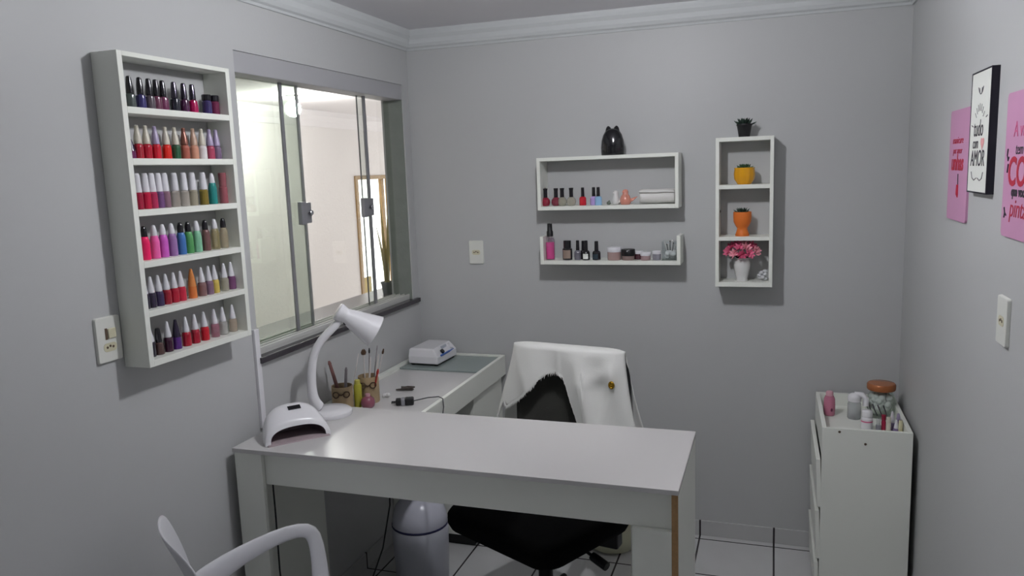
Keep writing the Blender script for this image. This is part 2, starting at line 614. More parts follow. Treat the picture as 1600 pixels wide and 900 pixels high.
def kbox(b, x0, x1, y0, y1, z0, z1):
    return b.box(x0, x1, y0 + 1.715, y1 + 1.715, z0 - CZ0, z1 - CZ0)


ST = 0.018
SHELF = [1.983, 1.844, 1.703, 1.559, 1.420]
for y in (CY0, CY1 - ST):
    kbox(MB(), 0.001, CD, y, y + ST, CZ0, CZ1).build('side_panel', M_mdf, cab, bevel=0.001)
kbox(MB(), 0.001, CD, CY0 + ST, CY1 - ST, CZ1 - 0.013, CZ1).build('top_panel', M_mdf, cab, bevel=0.001)
kbox(MB(), 0.001, CD, CY0 + ST, CY1 - ST, CZ0, CZ0 + 0.019).build('bottom_panel', M_mdf, cab, bevel=0.001)
for z in SHELF:
    kbox(MB(), 0.001, CD, CY0 + ST, CY1 - ST, z - 0.018, z).build('shelf', M_mdf, cab, bevel=0.001)

# white cable duct running down beside the window
b = MB().box(0.0, 0.012, -1.372, -1.346, 0.886, 1.25)
tag(b.build('cable_duct', M_white, bevel=0.002), 'thin white cable duct running down the wall left of window sill', 'cable duct')

# ------------------------------------------------------------------ two shelves and the tall niche on the far wall
HX0, HX1, HZ0, HZ1, HD = 0.699, 1.350, 1.5870, 1.8300, 0.130
s1 = thing('wall_shelf', 'white rectangular box shelf on far wall under the black cat ornament', 'shelf', (1.024, 0, HZ0))


def sbox(b, ox, oz, x0, x1, y0, y1, z0, z1):
    return b.box(x0 - ox, x1 - ox, y0, y1, z0 - oz, z1 - oz)


for x in (HX0, HX1 - 0.016):
    sbox(MB(), 1.024, HZ0, x, x + 0.016, -HD, -0.001, HZ0, HZ1).build('side_panel', M_mdf, s1, bevel=0.001)
sbox(MB(), 1.024, HZ0, HX0 + 0.016, HX1 - 0.016, -HD, -0.001, HZ1 - 0.016, HZ1).build('top_panel', M_mdf, s1, bevel=0.001)
sbox(MB(), 1.024, HZ0, HX0 + 0.016, HX1 - 0.016, -HD, -0.001, HZ0, HZ0 + 0.018).build('bottom_panel', M_mdf, s1, bevel=0.001)
MB().lathe([(0, 0), (0.006, 0), (0.005, 0.003), (0, 0.003)], 10, (HX0 + 0.016 - 1.024, -0.055, 0.0985), (1, 0, 0)).build('screw_head', M_hole, s1)

UX0, UX1, UZ0 = 0.705, 1.357, 1.332
s2 = thing('wall_shelf', 'white open shelf with low ends holding black bottles and small jars', 'shelf', (1.03, 0, UZ0))
for x in (UX0, UX1 - 0.016):
    sbox(MB(), 1.03, UZ0, x, x + 0.016, -HD, -0.001, UZ0, 1.464).build('side_panel', M_mdf, s2, bevel=0.001)
sbox(MB(), 1.03, UZ0, UX0 + 0.016, UX1 - 0.016, -HD, -0.001, UZ0, UZ0 + 0.018).build('bottom_panel', M_mdf, s2, bevel=0.001)

TX0, TX1, TZ0, TZ1 = 1.508, 1.747, 1.237, 1.884
s3 = thing('niche_shelf', 'tall white niche shelf with three open compartments of small plants', 'shelf', (1.6275, 0, TZ0))
for x in (TX0, TX1 - 0.015):
    sbox(MB(), 1.6275, TZ0, x, x + 0.015, -HD, -0.001, TZ0, TZ1).build('side_panel', M_mdf, s3, bevel=0.001)
for nm, z0, z1 in (('top_panel', TZ1 - 0.017, TZ1), ('shelf', 1.664, 1.682), ('shelf', 1.440, 1.457), ('bottom_panel', TZ0, TZ0 + 0.020)):
    sbox(MB(), 1.6275, TZ0, TX0 + 0.015, TX1 - 0.015, -HD, -0.001, z0, z1).build(nm, M_mdf, s3, bevel=0.001)
MB().lathe([(0, 0), (0.006, 0), (0.005, 0.003), (0, 0.003)], 10, (TX0 + 0.015 - 1.6275, -0.055, 1.565 - TZ0), (1, 0, 0)).build('screw_head', M_hole, s3)

# ------------------------------------------------------------------ narrow cabinet in the right corner
KX0, KX1, KY0, KY1, KZ = 1.938, 2.254, -0.535, -0.035, 0.755
kc = thing('narrow_cabinet', 'narrow white cabinet with a tray top in the right corner', 'cabinet', (2.096, -0.285, 0))


def nbox(b, x0, x1, y0, y1, z0, z1):
    return b.box(x0 - 2.096, x1 - 2.096, y0 + 0.285, y1 + 0.285, z0, z1)


nbox(MB(), KX0, KX1, KY0, KY0 + 0.016, 0, KZ).build('end_panel', M_mdf, kc, bevel=0.001)
nbox(MB(), KX0, KX1, KY1 - 0.016, KY1, 0, KZ).build('end_panel', M_mdf, kc, bevel=0.001)
nbox(MB(), KX1 - 0.016, KX1, KY0 + 0.016, KY1 - 0.016, 0, KZ).build('back_panel', M_mdf, kc, bevel=0.001)
nbox(MB(), KX0 + 0.016, KX1 - 0.016, KY0 + 0.016, KY1 - 0.016, 0.684, 0.700).build('tray_bottom', M_mdf, kc)
nbox(MB(), KX0, KX0 + 0.016, KY0 + 0.016, KY1 - 0.016, 0.640, KZ).build('tray_side', M_mdf, kc, bevel=0.001)
for z0, z1 in ((0.43, 0.625), (0.215, 0.415), (0.01, 0.20)):     # flap doors standing a little open
    f = MB().box(-0.016, 0, KY0 + 0.285 + 0.002, KY1 + 0.285 - 0.002, 0, z1 - z0)
    o = f.build('flap_door', M_mdf, kc, bevel=0.001, loc=(KX0 + 0.004 - 2.096, 0, z0))
    o.rotation_euler = (0, math.radians(-2.2), 0)
for x, z in ((2.0, 0.742), (2.092, 0.700)):
    MB().lathe([(0, 0), (0.005, 0), (0.004, 0.0015), (0, 0.0015)], 10, (x - 2.096, KY0 + 0.285, z), (0, -1, 0)).build('screw_head', M_hole, kc)

# ------------------------------------------------------------------ switch plates
def plate(label, cat, loc, axis_rz, name, wd=0.078, ht=0.118, switch=False):
    t = thing(name, label, cat, loc, axis_rz)
    b = MB().prism(rrect(-wd / 2, wd / 2, -ht / 2, ht / 2, 0.006), lambda x, z: (x, 0, z), lambda x, z: (x * 0.96, -0.009, z * 0.97))
    b.build('cover_plate', M_plate, t, bevel=0.0015)
    if switch:
        MB().box(-0.004, 0.022, -0.0135, -0.008, 0.002, 0.030).build('rocker', M_ivory, t, bevel=0.002)
        MB().box(-0.013, -0.005, -0.0098, -0.008, 0.000, 0.032).build('rocker_gap', M_hole, t)
        zc = -0.022
    else:
        zc = 0.0
    MB().prism(rrect(-0.022, 0.022, zc - 0.012, zc + 0.012, 0.010), lambda x, z: (x, -0.0088, z), lambda x, z: (x, -0.0098, z)).build('socket_face', M_ivory, t)
    b = MB()
    for dx, dz in ((-0.010, 0), (0, 0.003), (0.010, 0)):
        b.lathe([(0, 0), (0.0036, 0), (0.0036, 0.0006), (0, 0.0006)], 10, (dx, -0.0098, zc + dz), (0, -1, 0))
    b.build('socket_holes', M_hole, t)
    return t


plate('white wall socket plate on far wall left of the shelves', 'socket', (0.332, 0, 1.377), 0, 'wall_socket')
plate('white wall socket plate on right wall below the pink plaques', 'socket', (W, -1.535, 1.378), -PI / 2, 'wall_socket', 0.085, 0.118)
plate('white light switch and socket plate on left wall beside polish cabinet', 'switch', (0, -1.992, 1.352), PI / 2, 'light_switch', 0.085, 0.128, True)

# ------------------------------------------------------------------ plaques on the right wall
M_pink = mat('pink_board', '#c48fb2', 0.55, vary=0.06, vscale=12)
M_red = mat('red_lettering', '#b0203c', 0.6)
M_ink = mat('dark_lettering', '#2a2430', 0.6)
M_inkg = mat('grey_lettering', '#5a565c', 0.6)
M_paper = mat('white_print', '#e4e6e0', 0.5)
M_heart = mat('heart_pink', '#e0a0a0', 0.6)
M_navy = mat('black_frame_edge', '#1a1726', 0.5)


def wallM(x, y, z):
    """text plane of the right wall: letters run along -y, upright along z, facing -x"""
    return Matrix(((0, 0, -1, x), (-1, 0, 0, y), (0, 1, 0, z), (0, 0, 0, 1)))


def board(name, label, cat, y0, y1, z0, z1, depth, m, r):
    """y0 is the far (left) edge"""
    yc, zc = (y0 + y1) / 2, z0
    t = thing(name, label, cat, (W, yc, zc), 0, 'pink plaques on the right wall')
    b = MB().prism(rrect(y1 - yc, y0 - yc, 0, z1 - z0, r), lambda y, z: (-0.0, y, z), lambda y, z: (-depth, y, z))
    return t, b, yc, zc


def stroke(name, pts, r, m, parent, x):
    b = MB().tube([(x, p[0], p[1]) for p in pts], r, 6, 1.0)
    return b.build(name, m, parent)


t, b, yc, zc = board('wall_plaque', 'pink plaque with red lettering and brush, left of the black frame', 'plaque', -0.845, -1.100, 1.578, 1.908, 0.006, M_pink, 0.012)
b.build('board', M_pink, t)
text_mesh('lettering', 'manicure', 0.030, M_red, t, wallM(-0.0062, 0.012, 0.230), 0.2, sx=1.25)
text_mesh('lettering', 'por amor', 0.028, M_red, t, wallM(-0.0062, 0.012, 0.200), 0.2, sx=1.1)
text_mesh('lettering', 'unhas', 0.066, M_red, t, wallM(-0.0062, 0.010, 0.152), 0.15, sx=1.05, bold=0.002)
stroke('brush_handle', [(-0.012, 0.140), (-0.014, 0.108)], 0.0022, M_ink, t, -0.006)
stroke('brush_tip', [(-0.014, 0.108), (-0.016, 0.080), (-0.016, 0.070)], [0.005, 0.006, 0.002], M_red, t, -0.006)

t, b, yc, zc = board('wall_plaque', 'pink plaque with large red and dark lettering, right of the black frame', 'plaque', -1.472, -1.730, 1.578, 1.912, 0.006, M_pink, 0.014)
b.build('board', M_pink, t)
text_mesh('lettering', 'A vida', 0.050, mat('rose_lettering', '#c85a86', 0.6), t, wallM(-0.0062, 0.0, 0.232), 0.1, sx=1.0)
text_mesh('lettering', 'tem a', 0.036, M_ink, t, wallM(-0.0062, 0.0, 0.192), 0.1, sx=1.0)
text_mesh('lettering', 'COR', 0.092, M_red, t, wallM(-0.0062, -0.005, 0.122), 0.05, sx=1.0, bold=0.002)
text_mesh('lettering', 'que você', 0.030, M_ink, t, wallM(-0.0062, 0.0, 0.098), 0.1, sx=1.05, bold=0.0012)
text_mesh('lettering', 'pinta', 0.060, M_red, t, wallM(-0.0062, 0.0, 0.050), 0.2, sx=1.1)
for pts in ([(0.100, 0.205), (0.104, 0.190), (0.096, 0.178), (0.090, 0.186)], [(0.092, 0.170), (0.098, 0.150)], [(0.106, 0.068), (0.100, 0.056), (0.104, 0.044)], [(0.1, 0.056), (0.088, 0.050)]):
    stroke('flourish', pts, 0.0022, M_ink, t, -0.006)

FY0, FY1, FZ0, FZ1, FD = -1.160, -1.366, 1.671, 1.990, 0.0185
yc = (FY0 + FY1) / 2
t = thing('picture_frame', 'white lettered print in a thin black frame on right wall', 'picture', (W, yc, FZ0))
hw, hh = (FY0 - FY1) / 2, FZ1 - FZ0
b = MB()
for y0, y1, z0, z1 in ((-hw, hw, 0, 0.004), (-hw, hw, hh - 0.004, hh), (-hw, -hw + 0.004, 0.004, hh - 0.004), (hw - 0.004, hw, 0.004, hh - 0.004)):
    b.box(-FD, 0, y0, y1, z0, z1)
b.build('frame', M_navy, t)
MB().box(-FD + 0.001, -FD + 0.004, -hw + 0.004, hw - 0.004, 0.004, hh - 0.004).build('print', M_paper, t)
fx = -FD + 0.0008
text_mesh('lettering', 'tudo', 0.062, M_ink, t, wallM(fx, 0.008, 0.150), 0.12, sx=0.85)
text_mesh('lettering', 'com', 0.042, M_ink, t, wallM(fx, 0.032, 0.118), 0.12, sx=0.8)
text_mesh('lettering', 'AMOR', 0.060, M_ink, t, wallM(fx, 0.004, 0.072), 0.12, sx=0.85)
hp = []
for i in range(24):
    a = 2 * PI * i / 24
    hp.append((-0.042 - 0.0011 * 16 * math.sin(a) ** 3, 0.131 + 0.0011 * (13 * math.cos(a) - 5 * math.cos(2 * a) - 2 * math.cos(3 * a) - math.cos(4 * a))))
MB().prism(hp, lambda y, z: (fx, y, z), lambda y, z: (fx - 0.0008, y, z)).build('heart', M_heart, t)
for k in range(7):
    a = math.radians(40 + 100 * k / 6)
    stroke('ray_mark', [(0.0 + 0.045 * math.cos(a), 0.170 + 0.045 * math.sin(a)), (0.0 + 0.064 * math.cos(a), 0.170 + 0.064 * math.sin(a))], 0.0009, M_inkg, t, fx)
for s in (-1, 1):
    stroke('sprig', [(s * 0.006, 0.040), (s * 0.03, 0.034), (s * 0.052, 0.040), (s * 0.062, 0.056)], 0.0013, M_inkg, t, fx)
    stroke('sprig', [(s * 0.003, 0.258), (s * 0.016, 0.264), (s * 0.026, 0.276)], 0.0013, M_inkg, t, fx)
    stroke('sprig', [(s * 0.010, 0.262), (s * 0.014, 0.274)], 0.0012, M_inkg, t, fx)
    stroke('sprig', [(s * 0.080, 0.190 + s * -0.01), (s * 0.066, 0.186 + s * -0.01)], 0.0013, M_inkg, t, fx)

# ------------------------------------------------------------------ office chair with a white cloth over its back
oc = thing('office_chair', 'black office chair with mesh back behind the white desk', 'chair', (0.935, -0.955, 0), math.radians(-10))
b = MB()
rows = []
for z, k in ((0.425, 0.90), (0.432, 0.97), (0.45, 1.0), (0.48, 1.0), (0.498, 0.96), (0.505, 0.85)):
    rows.append([(x * k, y * k - 0.03, z + 0.012 * (abs(x) / 0.28) ** 2) for x, y in rrect(-0.285, 0.285, -0.25, 0.235, 0.075, 6)])
vs = b.grid(rows, True)
b.bm.faces.new(list(reversed(vs[0])))
b.bm.faces.new(vs[-1])
sr = Matrix.Rotation(math.radians(-17), 4, 'Z')
b.xf(sr)
b.build('seat', M_fabric, oc, smooth=60)
b = MB()
rows = []
for i in range(13):
    z = 0.56 + 0.49 * i / 12
    hwid = 0.236 * (1 - 0.10 * abs((i - 5) / 7) ** 3)
    rows.append([(hwid * u, 0.262 - 0.035 * (1 - u * u) * -1 - 0.02 * math.sin(PI * i / 12) + 0.02 * (i / 12), z) for u in [q / 6 - 1 for q in range(13)]])
b.grid(rows)
bk = b.build('backrest', M_mesh, oc, smooth=180, solid=0.008)
b = MB()
fp = []
for q in range(40):
    a = 2 * PI * q / 40
    ce, se = math.cos(a), math.sin(a)
    fx_ = 0.242 * math.copysign(abs(ce) ** 0.35, ce)
    fz_ = 0.805 + 0.25 * math.copysign(abs(se) ** 0.35, se)
    fp.append((fx_, 0.268 + 0.02 * (fz_ - 0.55) / 0.5, fz_))
fp.append(fp[0])
b.tube(fp, 0.011, 8)
b.build('back_frame', M_blackm, oc, smooth=60)
b = MB().tube([(0, 0.06, 0.415), (0, 0.24, 0.42), (0, 0.31, 0.47), (0, 0.30, 0.62)], [0.02, 0.02, 0.02, 0.018], 8, 2.0)
b.build('back_bracket', M_blackm, oc, smooth=60)
MB().box(-0.09, 0.09, -0.10, 0.12, 0.385, 0.428).build('tilt_mechanism', M_blackm, oc, bevel=0.01)
b = MB().tube([(0.07, -0.02, 0.405), (0.20, -0.06, 0.395), (0.245, -0.075, 0.385)], [0.006, 0.006, 0.006], 8)
b.tube([(0.225, -0.068, 0.388), (0.29, -0.09, 0.372)], 0.017, 8)
b.build('height_lever', M_blackm, oc, smooth=50)
MB().box(0.205, 0.285, 0.03, 0.085, 0.375, 0.44).build('arm_bracket', M_blackm, oc, bevel=0.008)
gp = MB().lathe([(0.028, 0.09), (0.028, 0.27), (0.0, 0.27)], 16).build('gas_post', M_blackm, oc, smooth=40)
MB().lathe([(0.014, 0.27), (0.014, 0.39), (0, 0.39)], 14).build('piston', M_chrome, gp, smooth=40)
MB().lathe([(0.0, 0.262), (0.036, 0.262), (0.036, 0.285), (0.02, 0.30), (0, 0.30)], 16).build('collar', M_blackm, gp, smooth=40)
for k in range(5):
    a = 2 * PI * k / 5 + 0.5
    lg = MB().tube([(0.02 * math.cos(a), 0.02 * math.sin(a), 0.115), (0.15 * math.cos(a), 0.15 * math.sin(a), 0.10), (0.275 * math.cos(a), 0.275 * math.sin(a), 0.075)], [0.024, 0.02, 0.014], 8).build('leg', M_blackm, oc, smooth=50)
    b = MB()
    ax = Vector((-math.sin(a), math.cos(a), 0))
    for s in (-0.018, 0.006):
        b.lathe([(0, 0), (0.024, 0), (0.026, 0.004), (0.026, 0.009), (0.024, 0.012), (0, 0.012)], 16, Vector((0.275 * math.cos(a), 0.275 * math.sin(a), 0.026)) + ax * s, ax)
    b.tube([(0.275 * math.cos(a), 0.275 * math.sin(a), 0.03), (0.275 * math.cos(a), 0.275 * math.sin(a), 0.08)], 0.006, 6)
    b.build('caster', M_blackm, lg, smooth=40)

# the cloth
cl = thing('draped_cloth', 'white fringed cloth draped over the back of the office chair', 'cloth', (0.935, -0.955, 0), math.radians(-10))
ZLOW = [(-0.36, 0.70), (-0.330, 0.735), (-0.300, 0.835), (-0.278, 0.802), (-0.205, 0.855), (-0.145, 0.905), (-0.112, 0.945), (-0.082, 0.968), (-0.050, 0.976), (-0.020, 0.962), (-0.004, 0.930), (0.012, 0.885), (0.040, 0.820), (0.068, 0.752), (0.092, 0.775), (0.110, 0.60), (0.36, 0.58)]


def cloth_pt(u, z, side):
    """u -1..1 across; side 0 front .. 1 back"""
    drop = max(0.0, 1.075 - z)
    hwid = (0.225 + 0.12 * drop + 0.25 * drop * drop) if u > 0 else (0.258 + 0.20 * drop + 0.10 * drop * drop)
    x = u * hwid
    fold = 0.012 * math.sin(9 * u + 6 * z) * min(1, drop * 6)
    fold += 0.018 * math.exp(-((x - 0.085 + 0.30 * (z - 0.90)) / 0.03) ** 2) * min(1, drop * 5)
    fold += 0.010 * math.exp(-((x - 0.19 - 0.15 * (z - 0.95)) / 0.018) ** 2) * min(1, drop * 8)
    fold += 0.010 * math.exp(-((x + 0.20 + 0.45 * (z - 0.95)) / 0.025) ** 2) * min(1, drop * 5)
    fold += 0.014 * math.exp(-((z - 0.93 - 0.42 * (x - 0.05)) / 0.022) ** 2) * (1 if 0.03 < x < 0.24 else 0.0) * math.sin(PI * max(0, min(1, (x - 0.03) / 0.21)))
    fold += 0.006 * math.exp(-((x + 0.035) / 0.010) ** 2) * min(1, drop * 12)
    fold += 0.012 * mnoise.noise((x * 7, z * 6, 3.1 + side * 4)) * min(1, drop * 8)
    edge = abs(u) ** 6
    if side == 0:
        y = 0.235 - 0.10 * drop - fold + 0.055 * edge
    else:
        y = 0.315 + 0.05 * drop + 0.5 * fold - 0.02 * edge
    return (x, y, z)


b = MB()
rows = []
NU = 72
for i in range(NU + 1):
    u = -1 + 2 * i / NU
    topz = 1.073 - 0.012 * abs(u) ** 8
    zl = 0.6
    for _ in range(4):
        zl = lerp(ZLOW, cloth_pt(u, zl, 0)[0])
    r = []
    for q in range(22):
        z = zl + (topz - 0.012 - zl) * q / 21
        r.append(cloth_pt(u, z, 0))
    y0, y1 = r[-1][1], cloth_pt(u, topz - 0.012, 1)[1]
    for q in (1, 2, 3, 4, 5):
        a = PI * q / 6
        r.append((r[21][0], (y0 + y1) / 2 - (y1 - y0) / 2 * math.cos(a), topz - 0.012 + 0.014 * math.sin(a)))
    for q in range(14):
        z = topz - 0.012 - (topz - 0.60) * q / 13
        r.append(cloth_pt(u, z, 1))
    rows.append(r)
b.grid(rows)
b.build('cloth', M_cloth, cl, smooth=180, solid=0.003)
b = MB()
for i in range(110):
    u = -0.92 + 1.12 * i / 109
    zl = 0.8
    for _ in range(6):
        zl = lerp(ZLOW, cloth_pt(u, zl, 0)[0])
    x, y, z = cloth_pt(u, zl, 0)
    if x > 0.07:
        continue
    L = rnd.uniform(0.008, 0.020)
    dx = 0.006 if x > -0.05 else -0.002
    b.tube([(x, y, z + 0.004), (x + dx * 0.5, y - 0.002, z - L * 0.5), (x + dx + rnd.uniform(-0.003, 0.003), y - 0.003, z - L)], [0.0022, 0.0016, 0.0005], 4)
fr = b.build('fringe', M_cloth, cl)
fr['kind'] = 'stuff'
x, y, z = cloth_pt(0.72, 0.945, 0)
b = MB()
ring = [(0.195 + 0.0095 * math.cos(2 * PI * k / 16), y - 0.008, 0.945 + 0.012 * math.sin(2 * PI * k / 16)) for k in range(17)]
b.tube(ring, 0.004, 8)
b.ball((0.195, y - 0.006, 0.945), 0.009, 12, 8, (1, 0.45, 1.2))
b.build('brass_eyelet', M_gold, cl, smooth=60)

# ------------------------------------------------------------------ white plastic armchair in the foreground
pc = thing('plastic_armchair', 'white moulded plastic armchair in front of the desk at lower left', 'chair', (0.44, -1.88, 0), math.radians(-38))
# local axes: +y forward, x to the chair's right
b = MB()
rows = []
for j in range(15):
    v = j / 14                                   # 0 seat front .. 1 top of the back
    r = []
    for i in range(13):
        u = i / 6 - 1
        if v < 0.5:
            s = v / 0.5
            y = 0.22 - 0.42 * s
            z = 0.435 - 0.02 * s - 0.012 * math.sin(PI * s) + 0.015 * u * u - (0.03 * (1 - s * 4) if s < 0.25 else 0)
            x = u * (0.225 - 0.01 * s)
        else:
            s = (v - 0.5) / 0.5
            y = -0.20 - 0.02 * s - 0.095 * s * s + 0.04 * u * u * s
            z = 0.415 + 0.462 * s - 0.03 * abs(u) ** 4 * s * s
            x = u * (0.215 + 0.02 * math.sin(PI * s) - 0.03 * s * s)
        r.append((x, y, z))
    rows.append(r)
b.grid(rows)
b.build('shell', M_whitem, pc, smooth=180, solid=0.009, sub=1)
for s in (-1, 1):
    b = MB()
    pts = [(s * 0.215, -0.250, 0.560), (s * 0.230, -0.16, 0.605), (s * 0.243, -0.06, 0.635), (s * 0.25, 0.04, 0.655), (s * 0.25, 0.12, 0.660), (s * 0.248, 0.160, 0.644), (s * 0.243, 0.172, 0.60), (s * 0.236, 0.175, 0.52), (s * 0.225, 0.17, 0.435)]
    b.tube(pts, [0.060, 0.046, 0.034, 0.027, 0.025, 0.027, 0.025, 0.026, 0.034], 12, 0.40, up=(0, 0.6, 0.8))
    b.build('armrest', M_whitem, pc, smooth=180, sub=1)
for sx in (-1, 1):
    for y0, y1 in ((0.16, 0.22), (-0.17, -0.24)):
        b = MB().tube([(sx * 0.19, y0, 0.425), (sx * 0.21, (y0 + y1) / 2, 0.22), (sx * 0.225, y1, 0.0)], [0.026, 0.022, 0.018], 10)
        b.build('leg', M_whitem, pc, smooth=60)

# ================================================================== THINGS UNDER AND BEHIND THE DESK
t = thing('swing_lid_bin', 'white rounded bin with domed lid under the desk', 'bin', (0.300, -0.735, 0))
MB().lathe([(0, 0), (0.108, 0), (0.115, 0.01), (0.122, 0.20), (0.124, 0.26), (0.120, 0.266), (0, 0.266)], 32).build('body', mat('bin_plastic', '#c4c6d0', 0.35), t, smooth=40)
MB().lathe([(0.119, 0.270), (0.121, 0.275), (0.118, 0.31), (0.105, 0.35), (0.075, 0.385), (0.035, 0.402), (0, 0.405)], 32).build('lid', mat('bin_lid', '#cfd0dc', 0.25), t, smooth=60)
MB().lathe([(0.1215, 0.264), (0.1235, 0.266), (0.1235, 0.272), (0.1215, 0.274)], 32).build('seam_ring', mat('navy_seam', '#2a2a50', 0.5), t, smooth=60)

t = thing('bucket', 'cream round tub on the floor behind the black chair seat', 'bucket', (1.045, -0.215, 0))
MB().lathe([(0, 0), (0.085, 0), (0.108, 0.012), (0.125, 0.06), (0.135, 0.28), (0.142, 0.285), (0.142, 0.295), (0.130, 0.295), (0.118, 0.06), (0, 0.03)], 32).build('tub', mat('cream_plastic', '#d0cfb4', 0.45), t, smooth=50)

CORD1 = [(0.100, -1.46, 0.868), (0.100, -1.458, 0.75), (0.101, -1.458, 0.616), (0.097, -1.456, 0.4), (0.100, -1.45, 0.2), (0.105, -1.44, 0.03), (0.12, -1.40, 0.004), (0.19, -1.25, 0.004)]
CORD2 = [(0.160, -0.722, 0.82), (0.160, -0.722, 0.6), (0.165, -0.75, 0.34), (0.145, -0.80, 0.16), (0.12, -0.86, 0.05), (0.15, -0.93, 0.006), (0.20, -1.0, 0.004), (0.26, -1.08, 0.004)]

# ================================================================== THINGS ON THE DESK
# ------------------------------------------------------------------ lamp
lmp = thing('desk_lamp', 'white desk lamp with cone shade and round base on the desk', 'lamp', (0.165, -1.165, DZ))
L0 = Vector((0.165, -1.165, DZ))
MB().lathe([(0, 0), (0.080, 0), (0.083, 0.006), (0.081, 0.016), (0.072, 0.022), (0.03, 0.025), (0, 0.025)], 36).build('base', M_white, lmp, smooth=40)
st = [(0.142, -1.185, 0.912), (0.127, -1.196, 0.928), (0.117, -1.203, 0.960), (0.116, -1.203, 1.02), (0.122, -1.199, 1.097), (0.141, -1.187, 1.156), (0.173, -1.167, 1.197), (0.208, -1.145, 1.230), (0.222, -1.136, 1.258)]
MB().tube([Vector(p) - L0 for p in st], [0.022, 0.023, 0.020, 0.0175, 0.0165, 0.016, 0.0155, 0.015, 0.012], 14).build('stem', M_white, lmp, smooth=180, sub=1)
ax = (Vector((0.324, -1.069, 1.192)) - Vector((0.209, -1.143, 1.282)))
Ls = ax.length
ax.normalize()
prof = [(0, 0.0), (0.029, 0.001), (0.0335, 0.005), (0.0335, 0.012), (0.0285, 0.034), (0.0295, 0.042), (0.044, 0.095), (0.0625, Ls), (0.0612, Ls), (0.042, 0.095), (0.027, 0.045), (0, 0.045)]
MB().lathe(prof, 32, Vector((0.209, -1.143, 1.282)) - L0, ax).build('lamp_shade', M_white, lmp, smooth=50)
b = MB().lathe([(0, -0.012), (0.008, -0.012), (0.008, 0.012), (0, 0.012)], 12, Vector((0.236, -1.132, 1.236)) - L0, (0.54, -0.84, 0))
b.build('hinge_knob', M_blackm, lmp, smooth=40)
MB().ball(Vector((0.209, -1.143, 1.282)) - L0 + ax * 0.075, 0.022, 12, 8).build('bulb', mat('unlit_bulb', '#d8d8d8', 0.3), lmp, smooth=180)

tag(MB().tube(CORD2, 0.0035, 6).build('loose_cable', M_blackm, smooth=60), 'thin black cable hanging beside the rounded bin under the desk', 'cable')

# ------------------------------------------------------------------ nail dryer
# local x across the opening, -y out of the opening
uv = thing('nail_dryer', 'white domed nail dryer with open front on the desk corner', 'nail dryer', (0.165, -1.405, DZ), math.radians(48.5))

NA, NB = 30, 14


def hood(i, j):
    a, v = PI * i / NA, j / NB
    ce, se = math.cos(a), math.sin(a)
    hw_ = 0.112 * (1 - 0.34 * v ** 2.6)
    hh_ = 0.066 + 0.046 * math.sin(PI * min(1, v / 0.62) / 2) - 0.075 * max(0, v - 0.55) ** 1.3
    y = -0.070 + 0.150 * v + 0.012 * (1 - v) * max(se, 0)
    return (hw_ * math.copysign(abs(ce) ** 0.75, ce), y, hh_ * max(se, 0) ** 0.8)


b = MB()
vo = b.grid([[hood(i, j) for i in range(NA + 1)] for j in range(NB + 1)])
cb = b.bm.verts.new((0, 0.088, 0.025))
for i in range(NA):
    b.bm.faces.new((vo[-1][i], vo[-1][i + 1], cb))
b.bm.faces.new((vo[-1][NA], vo[-1][0], cb))
ops = []
for i in range(NA + 1):
    a = PI * i / NA
    ce, se = math.cos(a), math.sin(a)
    ops.append((0.094 * math.copysign(abs(ce) ** 0.8, ce), hood(i, 0)[1] - 0.002, 0.007 + 0.045 * max(se, 0) ** 0.75))
vp = [b.bm.verts.new(p_) for p_ in ops]
for i in range(NA):
    b.bm.faces.new((vo[0][i], vo[0][i + 1], vp[i + 1], vp[i]))
b.build('housing', M_white, uv, smooth=75)
b = MB()
rows = []
for j in range(7):
    v = j / 6
    rows.append([(p_[0] * (1 - 0.35 * v ** 2), p_[1] + 0.001 + 0.115 * v, 0.007 + (p_[2] - 0.007) * (1 + 0.5 * v - 0.7 * v ** 2)) for p_ in ops])
vs = b.grid(rows)
b.bm.faces.new(vs[-1])
b.build('inner_shell', mat('dryer_inside', '#6a5860', 0.35), uv, smooth=60)
MB().prism([(-0.106, -0.078), (0.106, -0.078), (0.092, 0.03), (0.07, 0.06), (-0.07, 0.06), (-0.092, 0.03)], lambda x, y: (x, y, 0.0), lambda x, y: (x * 0.985, y, 0.0055)).build('base_plate', mat('dryer_floor', '#b8a8ac', 0.15), uv)
p0, p1 = Vector(hood(NA // 2, 4)), Vector(hood(NA // 2, 7))
pm = Vector(hood(NA // 2, 5))
b = MB().box(-0.022, 0.022, -0.010, 0.010, -0.0012, 0.0020)
o = b.build('display', M_black, uv, bevel=0.001, loc=(0.006, pm.y, pm.z))
o.rotation_euler = (math.atan2(p1.z - p0.z, p1.y - p0.y), 0, 0)
tag(MB().tube(CORD1, 0.003, 6).build('loose_cable', M_blackm, smooth=60), 'thin black cable hanging just right of the left desk leg', 'cable')

# ================================================================== THINGS ON THE COUNTER
CT = 0.838           # tray bottom
M_kraft = mat('kraft_card', '#ab9676', 0.8, vary=0.12, vscale=30)
M_brown = mat('dark_brown', '#4a3526', 0.6)


